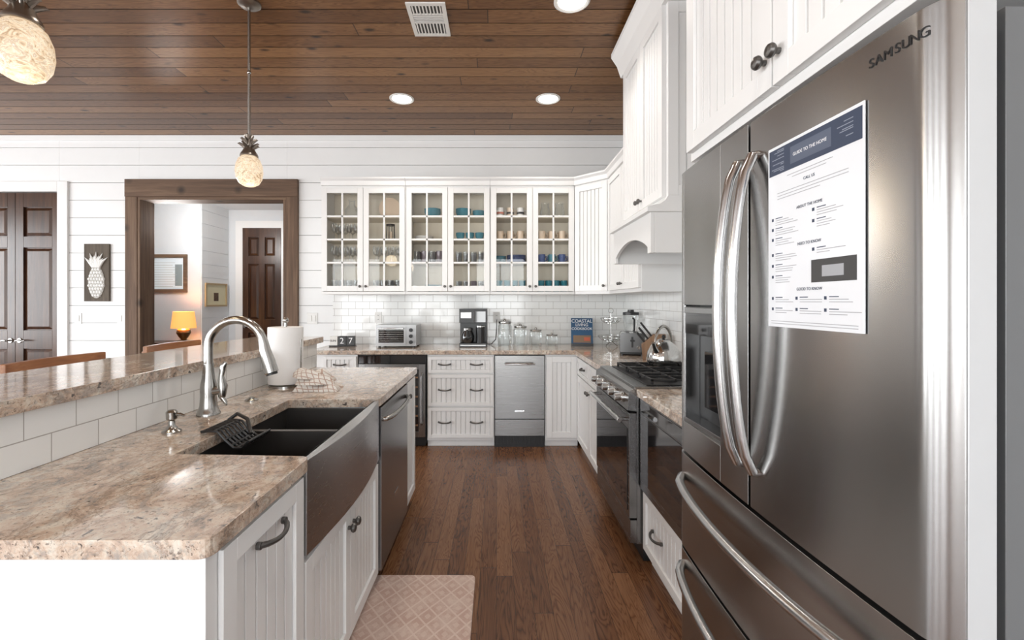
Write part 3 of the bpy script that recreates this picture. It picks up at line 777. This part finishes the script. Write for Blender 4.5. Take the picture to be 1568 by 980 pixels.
for i in range(8): g.tube([cad(u/12, i/7) for u in range(13)], .0045, BLACK, 8)
for u in (0, .25, .5, .62, .75, .87, 1): g.tube([cad(u, i/6) for i in range(7)], .0045, BLACK, 8)
g.tube([(-.05, .085, .922), (-.02, .09, .945), (.04, .05, .935), (.08, .0, .895)], .007, BLACK, 8)
g.done()
g = G('paper_towel_holder').frame((-1.145, 2.47, 0), (1, 0, 0), (0, 1, 0))
g.lathe(0, 0, [(0, .9145), (.085, .9145), (.085, .922), (.078, .928), (0, .928)], NICKEL, 32)
g.lathe(0, 0, [(.02, .932), (.088, .932), (.089, .94), (.089, 1.225), (.088, 1.233), (.02, 1.233), (.02, .932)], TOWELP, 40)
g.cyl(0, 0, .928, 1.26, .008, NICKEL, 12); g.ball(0, 0, 1.27, .016, NICKEL)
g.tube([(.083, -.03, .925), (.098, -.035, .94), (.098, -.035, 1.15), (.096, -.035, 1.17)], .004, NICKEL, 8)
g.done()
g = G('dish_towel').frame((-.925, 2.37, 0), (1, .1, 0), (-.1, 1, 0))
random.seed(5)
for lay in range(3):
    nx, ny = 24, 16; base = .9155+lay*.034; grid = []
    for i in range(nx+1):
        row = []
        for j in range(ny+1):
            u, v = i/nx, j/ny
            x = (u-.5)*(.22-.03*lay)-.016*lay+.010*lay*math.sin(5*v+lay); yv = (v-.5)*(.15-.015*lay)+.008*math.sin(6*u+lay*2)
            edge = min(u, 1-u, v, 1-v)
            z = base+(.037+.014*math.sin(8*u+lay*2)*math.sin(5*v+1))*min(1, (edge*5))**.5-.018*u*(lay == 2)
            row.append((x, yv, z))
        grid.append(row)
    V = [[g.bm.verts.new(g.P(*p)) for p in r] for r in grid]
    Vb = [[g.bm.verts.new(g.P(p[0], p[1], base-.0005-.018*(i_/nx)*(lay == 2))) for p in r] for i_, r in enumerate(grid)]
    for i in range(nx):
        for j in range(ny):
            g.face([V[i][j], V[i+1][j], V[i+1][j+1], V[i][j+1]], CLOTH, True); g.face([Vb[i][j], Vb[i][j+1], Vb[i+1][j+1], Vb[i+1][j]], CLOTH)
    for i in range(nx):
        g.face([V[i][0], Vb[i][0], Vb[i+1][0], V[i+1][0]], CLOTH, True); g.face([V[i][ny], V[i+1][ny], Vb[i+1][ny], Vb[i][ny]], CLOTH, True)
    for j in range(ny):
        g.face([V[0][j], V[0][j+1], Vb[0][j+1], Vb[0][j]], CLOTH, True); g.face([V[nx][j], Vb[nx][j], Vb[nx][j+1], V[nx][j+1]], CLOTH, True)
g.done()

g = G('kitchen_rug'); g.pz(rounded([(-.61, 1.15), (-.105, 1.15), (-.105, 2.265), (-.61, 2.265)], (0, 1, 2, 3), .03), .0, .012, RUG); g.done(.004)

# ------------------------------------------------------------------ bar stools
def stool(x, y):
    g = G('bar_stool').frame((x, y, 0), (0, 1, 0), (1, 0, 0))
    w = .21
    for a in (-w, w):
        g.tube([(a, .18, 0), (a*.96, .17, .70)], [.014, .019], STOOLW, 10)
        g.tube([(a, -.20, 0), (a*.97, -.18, .70), (a*1.0, -.205, .95), (a*1.03, -.24, 1.09)], [.014, .019, .017, .013], STOOLW, 10)
        g.tube([(a, -.19, .28), (a, .175, .28)], .010, STOOLW, 8)
    for z, d in ((.22, .178), (.40, .175), (.35, -.192)): g.tube([(-w, d, z), (w, d, z)], .011, STOOLW, 8)
    seat = rounded([(-.225, -.205), (.225, -.205), (.225, .215), (-.225, .215)], (0, 1, 2, 3), .05)
    g.pz(seat, .70, .735, STOOLW)
    for zc, h, dd in ((1.085, .055, -.235), (.93, .03, -.20)):
        n = 12; f = []
        for i in range(n+1):
            t = i/n; f.append((-.235+.47*t, dd-.04*math.sin(PI*t)))
        poly = f+[(a, d+.026) for a, d in reversed(f)]
        g.prism([g.P(a, d, zc-h) for a, d in poly], [g.P(a, d, zc+h*.6) for a, d in poly], STOOLW, True)
    g.done(.004)
stool(-1.76, 2.06); stool(-1.76, 2.80); stool(-1.76, 1.26)

# ------------------------------------------------------------------ ceiling fixtures
for x, y in ((-.84, 4.03), (.455, 4.03), (.45, 2.72), (-.84, 2.0), (-3.6, 2.7), (-3.6, .6), (.0, .2)):
    g = G('recessed_light').frame((x, y, 0))
    g.lathe(0, 0, [(.085, ZC-.001), (.108, ZC-.001), (.108, ZC-.007), (.098, ZC-.012), (.085, ZC-.006), (.085, ZC-.001)], PLASTW, 36)
    g.lathe(0, 0, [(0, ZC-.004), (.085, ZC-.004)], LAMPON, 36)
    g.done()
    ld = bpy.data.lights.new('downlight', 'SPOT'); ld.energy = 40; ld.spot_size = 2.3; ld.spot_blend = .9; ld.color = (1, .94, .86); ld.shadow_soft_size = .08
    lo = bpy.data.objects.new('downlight', ld); scn.collection.objects.link(lo); lo.location = (x, y, ZC-.03)

g = G('ceiling_vent').frame((-.43, 2.90, 0))
z1, z0 = ZC-.001, ZC-.010
g.box(-.12, .12, -.17, -.145, z0, z1, PLASTW); g.box(-.12, .12, .145, .17, z0, z1, PLASTW); g.box(-.12, -.095, -.145, .145, z0, z1, PLASTW); g.box(.095, .12, -.145, .145, z0, z1, PLASTW)
g.box(-.095, .095, -.145, .145, ZC-.003, z1, simple('vent_throat', (.10, .10, .10), .8))
for i in range(9):
    a = -.085+i*.0212; g.box(a-.004, a+.004, .03, .145, z0, ZC-.003, PLASTW)
g.box(-.095, .095, .020, .03, z0, ZC-.003, PLASTW); g.box(-.095, .095, -.065, -.055, z0, ZC-.003, PLASTW)
for i in range(4): g.box(-.095, .095, -.045+i*.018, -.038+i*.018, z0, ZC-.003, PLASTW)
for i in range(9):
    a = -.085+i*.0212; g.box(a-.004, a+.004, -.145, -.065, z0, ZC-.003, PLASTW)
g.done()

def pendant(x, y):
    g = G('pendant_light').frame((x, y, 0))
    g.lathe(0, 0, [(0, ZC), (.065, ZC), (.065, ZC-.012), (.05, ZC-.025), (.012, ZC-.03), (0, ZC-.03)], BRONZE, 28)
    g.cyl(0, 0, 2.34, ZC-.02, .0085, NICKEL, 12); g.ball(0, 0, 2.75, .012, NICKEL)
    g.lathe(0, 0, [(0, 2.36), (.012, 2.355), (.016, 2.33), (.013, 2.31), (.030, 2.29), (.036, 2.275), (.045, 2.262), (.050, 2.25), (.050, 2.243), (0, 2.243)], BRONZE, 24)
    for ring, (r0, r1, zz, hh, n) in enumerate(((.022, .062, 2.295, .030, 7), (.016, .048, 2.325, .034, 6), (.012, .030, 2.345, .038, 5))):
        for i in range(n):
            t = 2*PI*i/n+ring*.5; c, s_ = math.cos(t), math.sin(t)
            g.tube([(r0*c*.4, r0*s_*.4, zz-.012), (r0*1.2*c, r0*1.2*s_, zz+hh*.3), (r1*.85*c, r1*.85*s_, zz+hh*.75), (r1*c, r1*s_, zz+hh*.65)], [.007, .012, .007, .001], BRONZE, 8, flat=.4)
    g.lathe(0, 0, [(0, 2.243), (.042, 2.243), (.060, 2.225), (.073, 2.19), (.077, 2.15), (.071, 2.11), (.054, 2.08), (.030, 2.066), (0, 2.062)], GLOBE, 32)
    g.done()
    ld = bpy.data.lights.new('pendant_bulb', 'POINT'); ld.energy = 4; ld.color = (1, .8, .55); ld.shadow_soft_size = .08
    lo = bpy.data.objects.new('pendant_bulb', ld); scn.collection.objects.link(lo); lo.location = (x, y, 1.95)
pendant(-1.49, 2.74); pendant(-1.49, 1.43)

# ------------------------------------------------------------------ counter-top items
CZ = .9145
g = G('perpetual_calendar').frame((-1.575, 4.66, 0), (1, .12, 0), (-.12, 1, 0))
g.box(-.13, .13, -.035, .035, CZ, CZ+.012, BLACK)
for i, c in enumerate((-.085, 0, .085)): g.box(c-.038, c+.038, -.03, .03, CZ+.012, CZ+.105, BLACK if i else PLASTW)
cal = g.done(.003)
for c, tx in ((-.0, '2'), (.085, '7')):
    text(tx, (-1.575+c, 4.66-.032+.12*c, CZ+.03), (1, .12, 0), .085, PAPER, 'digit', cal)
text('SUN', (-1.66, 4.617, CZ+.05), (1, .12, 0), .03, BLACK, 'weekday', cal)

g = G('toaster_oven').back(4.52)
a0, a1 = -1.20, -.80
TS = steel('toaster_steel', (.34, .34, .34), .3, 'x', st=0, var=.04)
g.box(a0, a1, -.30, 0, CZ+.015, CZ+.225, TS); g.box(a0+.012, a1-.10, 0, .012, CZ+.03, CZ+.21, TS)
g.box(a0+.03, a1-.12, .012, .015, CZ+.05, CZ+.175, BGLASS)
for i in range(5): g.box(a0+.035, a1-.125, .0151, .016, CZ+.065+i*.022, CZ+.068+i*.022, NICKEL)
g.tube([(a0+.03, .012, CZ+.19), (a0+.03, .04, CZ+.192), (a1-.12, .04, CZ+.192), (a1-.12, .012, CZ+.19)], .007, CHROME)
for z in (.055, .115, .175): g.tube([(a1-.05, 0, CZ+z), (a1-.05, .022, CZ+z)], .018, BLACK, 18)
for a in (a0+.03, a1-.03):
    for d in (-.03, -.27): g.cyl(a, d, CZ, CZ+.015, .012, BLACK, 10)
g.done(.006)

g = G('coffee_maker').back(4.60)
a0, a1 = -.375, -.10; m = (a0+a1)/2
g.box(a0, a1, -.20, .04, CZ, CZ+.04, BLACK); g.box(a0, a1, -.20, -.08, CZ+.04, CZ+.37, BLACK)
g.box(a0, a1, -.08, .04, CZ+.245, CZ+.37, BLACK); g.box(a0+.015, m-.015, .04, .046, CZ+.29, CZ+.35, STEELH); g.box(m+.005, a1-.01, .04, .046, CZ+.25, CZ+.36, BGLASS)
g.box(a0, a1, -.2, .045, CZ+.37, CZ+.385, BLACK); g.box(a0+.01, a1-.01, .04, .045, CZ+.012, CZ+.025, STEELH)
g.lathe(a0+.08, -.01, [(0, CZ+.042), (.055, CZ+.042), (.066, CZ+.07), (.066, CZ+.11), (.045, CZ+.165), (.045, CZ+.185), (0, CZ+.185)], BGLASS, 28)
g.lathe(a0+.08, -.01, [(.046, CZ+.165), (.050, CZ+.165), (.050, CZ+.19), (0, CZ+.195)], STEELH, 28)
g.tube([(a0+.08, .035, CZ+.17), (a0+.08, .075, CZ+.165), (a0+.08, .078, CZ+.10), (a0+.08, .055, CZ+.075)], .008, BLACK)
g.cyl(a1-.065, -.01, CZ+.04, CZ+.20, .045, BLACK); g.cyl(a1-.065, -.01, CZ+.20, CZ+.215, .047, CHROME)
g.tube([(a1-.02, -.15, CZ+.01), (a1+.04, -.20, CZ+.006), (a1+.09, -.28, CZ+.05), (.0, -.305, CZ+.20), (.0, -.305, CZ+.26)], .004, BLACK, 8)
g.done(.005)

for u, r, h in ((773, .072, .27), (797, .072, .22), (820.5, .066, .18), (845, .066, .125)):
    yj = 4.72; x = (u-760.5)*yj/697
    g = G('glass_canister').frame((x, yj, 0))
    g.lathe(0, 0, [(0, CZ), (r*.9, CZ), (r, CZ+.012), (r, CZ+h*.75), (r*.85, CZ+h*.82), (r*.85, CZ+h*.86)], JARG, 28)
    g.lathe(0, 0, [(0, CZ+h*.855), (r*.9, CZ+h*.855), (r*.93, CZ+h*.88), (r*.9, CZ+h*.93), (r*.4, CZ+h*.96), (0, CZ+h*.96)], NICKEL, 28)
    g.ball(0, 0, CZ+h*.98, .014, NICKEL)
    g.done()

g = G('cookbook')
g.frame((.77, 4.70, 0), (1, -.12, 0), (-.12, -1, 0))
def slab(g, a0, a1, z0, z1, dd0, dd1, th, m):
    g.prism([g.P(a0, dd0, z0), g.P(a1, dd0, z0), g.P(a1, dd0-th, z0), g.P(a0, dd0-th, z0)], [g.P(a0, dd1, z1), g.P(a1, dd1, z1), g.P(a1, dd1-th, z1), g.P(a0, dd1-th, z1)], m)
BOOKC = simple('cookbook_cover', (.02, .08, .17), .3)
slab(g, 0, .22, CZ+.022, CZ+.285, .02, -.05, .024, BOOKC)
slab(g, .02, .20, CZ+.035, CZ+.11, .0180, -.002, .002, simple('cookbook_photo', (.20, .13, .08), .4))
slab(g, .13, .19, CZ+.055, CZ+.09, .0138, .0045, .002, simple('cookbook_red', (.45, .10, .05), .4))
g.box(.0, .22, -.05, .045, CZ, CZ+.01, BLACK); g.box(0, .22, .035, .045, CZ+.01, CZ+.03, BLACK)
g.tube([(.11, -.045, CZ+.01), (.11, -.085, CZ+.23)], .005, BLACK)
bk = g.done()
for i, (tx, sz) in enumerate((('COASTAL', .048), ('LIVING', .042), ('COOKBOOK', .036))):
    zz = CZ+.240-i*.037; dd = .02-.07*((zz-CZ-.022)/.263)+.003
    p = Vector((.77, 4.70, 0)) + Vector((1, -.12, 0)).normalized()*.11 + Vector((-.12, -1, 0)).normalized()*dd
    text(tx, (p.x, p.y, zz), (1, -.12, 0), sz, PAPER, 'title', bk, up=(.03, .26, 1))

g = G('wire_fruit_basket').frame((1.16, 4.62, 0))
for z, r in ((CZ+.06, .13), (CZ+.24, .105)):
    for rr, zz in ((r, z+.05), (r*.85, z+.02), (r*.5, z), (r*.2, z)):
        g.tube([(rr*math.cos(2*PI*i/24), rr*math.sin(2*PI*i/24), zz) for i in range(24)], .0028, CHROME, 6, True)
    for i in range(12):
        t = 2*PI*i/12; c, s_ = math.cos(t), math.sin(t)
        g.tube([(0, 0, z), (r*.5*c, r*.5*s_, z), (r*.85*c, r*.85*s_, z+.02), (r*c, r*s_, z+.05)], .002, CHROME, 6)
g.tube([(0, 0, CZ+.02), (0, 0, CZ+.34)], .004, CHROME, 8); g.tube([(.025*math.cos(2*PI*i/16), 0, CZ+.365+.025*math.sin(2*PI*i/16)) for i in range(16)], .003, CHROME, 6, True)
for i in range(3):
    t = 2*PI*i/3; g.tube([(0, 0, CZ+.06), (.07*math.cos(t), .07*math.sin(t), CZ+.004)], .004, CHROME, 6)
g.done()

g = G('blender').frame((1.285, 4.36, 0))
g.lathe(0, 0, [(0, CZ), (.075, CZ), (.078, CZ+.02), (.065, CZ+.10), (.055, CZ+.125), (0, CZ+.125)], BLACK)
g.lathe(0, 0, [(.05, CZ+.125), (.055, CZ+.15), (.072, CZ+.30), (.074, CZ+.33)], JARG, 20); g.lathe(0, 0, [(0, CZ+.33), (.076, CZ+.33), (.074, CZ+.355), (.03, CZ+.36), (.03, CZ+.38), (0, CZ+.38)], BLACK)
g.tube([(0, -.07, CZ+.30), (0, -.11, CZ+.29), (0, -.11, CZ+.19), (0, -.06, CZ+.17)], .009, BLACK); g.tube([(0, -.07, CZ+.055), (0, -.085, CZ+.055)], .02, CHROME, 16)
g.done()
g = G('toaster').frame((1.18, 3.98, 0), (1, -.25, 0), (.25, 1, 0))
TE = steel('toaster_end', (.16, .16, .16), .3, 'x', st=0, var=.04)
g.box(-.10, .10, -.14, .14, CZ+.012, CZ+.03, BLACK)
pf = [(-.098, CZ+.03)]+[(-.098+.02*(1-math.cos(t*PI/2/5)), CZ+.165+.025*math.sin(t*PI/2/5)) for t in range(6)]+[(.098-.02*(1-math.cos(t*PI/2/5)), CZ+.165+.025*math.sin(t*PI/2/5)) for t in range(5, -1, -1)]+[(.098, CZ+.03)]
g.pd(pf, -.135, .135, CHROME, True)
g.pd([(a*1.02, z+.001) for a, z in pf], -.145, -.135, TE, True); g.pd([(a*1.02, z+.001) for a, z in pf], .135, .145, BLACK, True)
for a in (-.035, .035): g.box(a-.014, a+.014, -.11, .11, CZ+.1895, CZ+.1915, BLACK)
g.box(-.008, .008, -.147, -.145, CZ+.07, CZ+.16, BLACK); g.box(-.018, .018, -.168, -.147, CZ+.12, CZ+.135, BLACK); g.tube([(.05, -.145, CZ+.07), (.05, -.16, CZ+.07)], .014, CHROME)
for a in (-.08, .08):
    for d in (-.11, .11): g.cyl(a, d, CZ, CZ+.012, .01, BLACK, 10)
g.done()
g = G('knife_block').frame((1.25, 3.60, 0), (1, -.3, 0), (.3, 1, 0))
kb = ((-.09, CZ), (.08, CZ), (.08, CZ+.20), (-.01, CZ+.20), (-.10, CZ+.12))
g.prism([g.P(a, -.055, z) for a, z in kb], [g.P(a, .055, z) for a, z in kb], BLOCKW)
for i in range(3):
    for j in range(4):
        a = -.078+i*.026; z = CZ+.138+i*.024; d = -.038+j*.025
        L = .09+.02*i
        g.tube([(a, d, z), (a-.62*L*.7, d, z+.8*L*.7), (a-.62*L, d, z+.8*L)], [.0075, .009, .008], BLACK, 8)
g.done(.004)
KX, KY, KZ = 1.10, 3.0, .9595
g = G('tea_kettle').frame((KX, KY, 0))
g.lathe(0, 0, [(0, KZ), (.095, KZ), (.106, KZ+.012), (.110, KZ+.03), (.102, KZ+.078), (.080, KZ+.122), (.050, KZ+.146), (.042, KZ+.150), (.038, KZ+.160), (.018, KZ+.168), (0, KZ+.169)], CHROME, 36)
g.ball(0, 0, KZ+.180, .013, BLACK)
g.tube([(-.055, -.05, KZ+.075), (-.085, -.078, KZ+.115), (-.10, -.095, KZ+.15)], [.022, .014, .011], CHROME, 16)
hp = [(.078*c, .06*c, KZ+.12+.130*s_) for c, s_ in [(math.cos(PI*i/14), math.sin(PI*i/14)) for i in range(15)]]
g.tube(hp, [.006]*3+[.010]*9+[.006]*3, NICKEL, 12)
g.done()

# ------------------------------------------------------------------ cabinet contents
def cup(g, x, y, z, r, h, m, handle=0, flare=1.1):
    g.lathe(x, y, [(0, z), (r*.85, z), (r*.9, z+.004), (r*flare*.97, z+h*.95), (r*flare, z+h), (r*flare-.004, z+h), (r*.8, z+.008), (0, z+.008)], m, 16)
    if handle: g.tube([(x+handle*r*.9, y, z+h*.8), (x+handle*(r+.022), y, z+h*.72), (x+handle*(r+.022), y, z+h*.35), (x+handle*r*.85, y, z+h*.22)], .004, m, 8)
def bowl(g, x, y, z, r, h, m, n=3):
    for i in range(n):
        zz = z+i*.016; g.lathe(x, y, [(0, zz), (r*.4, zz), (r*.5, zz+.004), (r*.85, zz+h*.5), (r, zz+h), (r-.004, zz+h), (r*.8, zz+h*.5), (r*.4, zz+.008), (0, zz+.007)], m, 24)
def plates(g, x, y, z, r, m, n=6):
    for i in range(n):
        zz = z+i*.009; g.lathe(x, y, [(0, zz), (r*.6, zz), (r, zz+.014), (r, zz+.017), (r*.6, zz+.004), (0, zz+.004)], m, 28)
S = [s_+.0095 if i else s_+.0005 for i, s_ in enumerate(shelf)]
dc = []
for k in range(3):
    a0 = -1.77+k*.853; dc += [a0+.21, a0+.64]
g = G('stemmed_glassware')
for c, rws in ((dc[0], (0, 1, 2)), (dc[1], (0, 1))):
    for r in rws:
        for i in range(4):
            for j in range(2):
                x = c-.115+i*.077; yv = 4.70+j*.11; z = S[r]
                if r != 0: g.lathe(x, yv, [(.030, z), (.004, z+.004), (.004, z+.07), (.028, z+.09), (.034, z+.13), (.028, z+.17)], JARG, 14)
                else: cup(g, x, yv, z, .03, .13, JARG)
g.done()
g = G('glass_decanter').frame((dc[0]+.05, 4.75, 0)); g.lathe(0, 0, [(0, S[3]), (.07, S[3]), (.075, S[3]+.08), (.03, S[3]+.14), (.03, S[3]+.18), (.04, S[3]+.19)], JARG); g.done()
g = G('serving_platter').frame((dc[1], 4.82, 0))
g.tube([(0, 0, S[3]+.115), (0, -.004, S[3]+.115), (0, -.010, S[3]+.115)], [.06, .10, .115], CREAMC, 28); g.done()
g = G('wire_lantern').frame((dc[1]+.03, 4.72, 0)); z = S[2]
g.cyl(0, 0, z, z+.01, .05, BLACK); g.cyl(0, 0, z+.15, z+.165, .045, BLACK); g.cyl(0, 0, z+.01, z+.09, .02, CREAMC)
for i in range(8): t = 2*PI*i/8; g.tube([(.045*math.cos(t), .045*math.sin(t), z+.01), (.04*math.cos(t), .04*math.sin(t), z+.155)], .003, BLACK, 6)
g.done()
g = G('blue_bowls')
bowl(g, dc[2]+.04, 4.74, S[3], .085, .06, BLUEC, 3)
bowl(g, dc[3]-.07, 4.74, S[3], .08, .06, BLUEC, 3); bowl(g, dc[3]+.09, 4.76, S[3], .065, .06, BLUEC, 2)
for i in range(3): bowl(g, dc[3]-.10+i*.10, 4.72, S[2], .046, .06, BLUEC, 2)
bowl(g, dc[2]+.05, 4.74, S[0], .09, .05, BLUEC, 3)
g.done()
g = G('dinner_plates'); plates(g, dc[2]-.08, 4.76, S[0], .095, WHITEC, 7); plates(g, dc[2]-.05, 4.76, S[2], .095, WHITEC, 4); plates(g, dc[4]+.06, 4.76, S[1]+.0, .10, DBLUEC, 8); plates(g, dc[4]-.115, 4.76, S[1], .07, BLUEC, 7); g.done()
g = G('smoked_tumblers')
for i in range(4):
    for j in range(2):
        cup(g, dc[2]-.115+i*.077, 4.70+j*.1, S[1], .030, .12, SMOKEG if (i+j) % 2 else JARG)
        cup(g, dc[3]-.115+i*.077, 4.70+j*.1, S[0], .030, .12, SMOKEG if i == 2 else JARG)
        cup(g, dc[3]-.115+i*.077, 4.70+j*.1, S[1], .030, .11, JARG)
g.done()
g = G('teal_tumblers')
for c in (dc[4], dc[5]):
    for i in range(4):
        for j in range(2): cup(g, c-.118+i*.079, 4.69+j*.1, S[0], .031, .125, TEALG)
g.done()
g = G('coffee_mugs')
for i in range(3):
    for j in range(2):
        cup(g, dc[4]-.11+i*.105, 4.70+j*.1, S[2], .036, .09, CREAMC, 1, 1.); cup(g, dc[5]-.11+i*.105, 4.70+j*.1, S[2], .036, .09, CREAMC, 1, 1.)
        cup(g, dc[5]-.11+i*.105, 4.70+j*.1, S[1], .036, .085, DBLUEC if i != 1 else BLUEC, 1, 1.)
for i in range(3):
    cup(g, dc[4]-.11+i*.105, 4.72, S[3], .038, .10, WHITEC if i != 1 else CREAMC, 1, 1.)
    g.lathe(dc[4]-.11+i*.105, 4.72, [(.0382, S[3]+.035), (.0386, S[3]+.036), (.0386, S[3]+.055), (.0382, S[3]+.056)], REDC if i == 0 else BLACK, 16)
g.done()
g = G('glass_pitchers')
for i in range(2): g.lathe(dc[5]-.07+i*.15, 4.75, [(0, S[3]), (.045, S[3]), (.055, S[3]+.06), (.04, S[3]+.13), (.048, S[3]+.16)], JARG, 20)
g.done()

# ------------------------------------------------------------------ wall decor
g = G('pineapple_wall_art').back(YB)
cx = -4.315; g.box(cx-.135, cx+.135, .0005, .022, 1.375, 1.995, WOODGREY)
for r in range(9):
    zz = 1.44+r*.035; wd = .085*math.sqrt(max(0, 1-((zz-1.58)/.175)**2))
    n = max(1, int(wd/.018))
    for i in range(-n, n+1):
        a = cx+(i+(.5 if r % 2 else 0))*.03
        if abs(a-cx) > wd: continue
        g.tube([(a, .022, zz), (a, .036, zz), (a, .040, zz)], [.019, .013, .004], WHITEC, 8)
pl = [(cx+.088*math.cos(2*PI*i/28), 1.58+.172*math.sin(2*PI*i/28)) for i in range(28)]; g.pd(pl, .022, .027, simple('art_plaster_back', (.45, .44, .41), .7))
for i in range(-4, 5):
    for L in ((.17, .11) if i % 2 == 0 else (.13,)):
        t = i*.22
        g.tube([(cx+.008*i, .026, 1.74), (cx+math.sin(t)*L*.55, .032, 1.74+math.cos(t)*L*.6), (cx+math.sin(t)*L*.95, .028, 1.74+math.cos(t)*L)], [.014, .015, .001], WHITEC, 8)
g.done(.001, 1)
g = G('picture_frame').frame((0, 6.35, 0), (1, 0, 0), (0, -1, 0))
a0, a1, z0, z1 = -4.90, -4.31, 1.50, 2.03
for q in ((a0, a1, z0, z0+.045), (a0, a1, z1-.045, z1), (a0, a0+.045, z0+.045, z1-.045), (a1-.045, a1, z0+.045, z1-.045)): g.box(q[0], q[1], .0005, .03, q[2], q[3], RUST_X)
g.box(a0+.045, a1-.045, .0005, .010, z0+.045, z1-.045, simple('print_with_reflection', (.76, .86, .92), .15))  # bright pale blue has the window's reflection painted into the print
PL = simple('print_line', (.45, .50, .50), .3)
for i in range(11): g.box(a0+.08, a1-.20+.03*(i % 3), .010, .0105, z0+.08+i*.033, z0+.086+i*.033, PL)
g.box(a1-.17, a1-.07, .010, .0105, z0+.09, z1-.14, simple('print_block', (.25, .32, .34), .3))
g.done()
g = G('picture_frame').frame((-4.12, 0, 0), (0, 1, 0), (1, 0, 0))
FRM = simple('gilt_frame', (.45, .33, .18), .5)
a0, a1, z0, z1 = 6.42, 6.93, 1.30, 1.64
for q in ((a0, a1, z0, z0+.025), (a0, a1, z1-.025, z1), (a0, a0+.025, z0+.025, z1-.025), (a1-.025, a1, z0+.025, z1-.025)): g.box(q[0], q[1], .0005, .02, q[2], q[3], FRM)
g.box(a0+.025, a1-.025, .0005, .006, z0+.025, z1-.025, simple('picture_mat', (.75, .68, .45), .5)); g.box(a0+.2, a1-.2, .006, .008, z0+.08, z0+.2, RUST_X)
g.done()
g = G('console_table').frame((-4.30, 6.10, 0))
g.box(-.65, .20, -.20, .20, .80, .835, DOORW)
for a in (-.62, .16):
    for d in (-.17, .17): g.box(a-.02, a+.02, d-.02, d+.02, 0, .80, DOORW)
g.box(-.60, .14, -.17, .17, .70, .80, DOORW); g.done(.003)
g = G('table_lamp').frame((-4.16, 6.05, 0))
g.lathe(0, 0, [(0, .836), (.075, .836), (.075, .855), (.03, .87), (.06, .91), (.085, .96), (.075, 1.0), (.03, 1.03), (.012, 1.05), (.012, 1.10), (0, 1.10)], BRASS, 28)
g.lathe(0, 0, [(.145, 1.02), (.12, 1.24)], SHADE, 32); g.done()
ld = bpy.data.lights.new('lamp_bulb', 'POINT'); ld.energy = 9; ld.color = (1, .62, .30); ld.shadow_soft_size = .05
lo = bpy.data.objects.new('lamp_bulb', ld); scn.collection.objects.link(lo); lo.location = (-4.16, 6.05, 1.14)
ld = bpy.data.lights.new('hall_fill', 'POINT'); ld.energy = 42; ld.color = (1, .98, .96); ld.shadow_soft_size = .2  # added fill lamp without a fixture, brightens the dim hall
lo = bpy.data.objects.new('hall_fill', ld); scn.collection.objects.link(lo); lo.location = (-3.9, 5.5, 2.3)

# ------------------------------------------------------------------ daylight
def area(name, loc, direction, sx, sy, e, col):
    ld = bpy.data.lights.new(name, 'AREA'); ld.shape = 'RECTANGLE'; ld.size = sx; ld.size_y = sy; ld.energy = e; ld.color = col
    o = bpy.data.objects.new(name, ld); scn.collection.objects.link(o); o.location = loc
    o.rotation_euler = Vector(direction).to_track_quat('-Z', 'Y').to_euler(); return o
for w0, w1 in LW: area('daylight', (XL-.10, (w0+w1)/2, 1.6), (1, 0, 0), w1-w0, 2.0, 112, (.94, .97, 1.))
for w0, w1 in RW: area('daylight', ((w0+w1)/2, YR-.10, 1.43), (0, 1, 0), w1-w0, 2.35, 92, (.97, .985, 1.))

w = bpy.data.worlds.new('world'); scn.world = w; w.use_nodes = True
nt = w.node_tree; bg = nt.nodes['Background']
sky = nt.nodes.new('ShaderNodeTexSky'); sky.sky_type = 'NISHITA'; sky.sun_elevation = .8; sky.sun_disc = False
nt.links.new(sky.outputs[0], bg.inputs[0]); bg.inputs[1].default_value = .25

scn.view_settings.view_transform = 'Standard'

# ------------------------------------------------------------------ camera
cd = bpy.data.cameras.new('camera'); cam = bpy.data.objects.new('camera', cd); scn.collection.objects.link(cam)
cam.location = (0, 0, 1.37); cam.rotation_euler = (PI/2, 0, 0)
cd.sensor_width = 36; cd.lens = 16.0; cd.shift_x = .015; cd.shift_y = -.0178; cd.clip_start = .02
scn.camera = cam
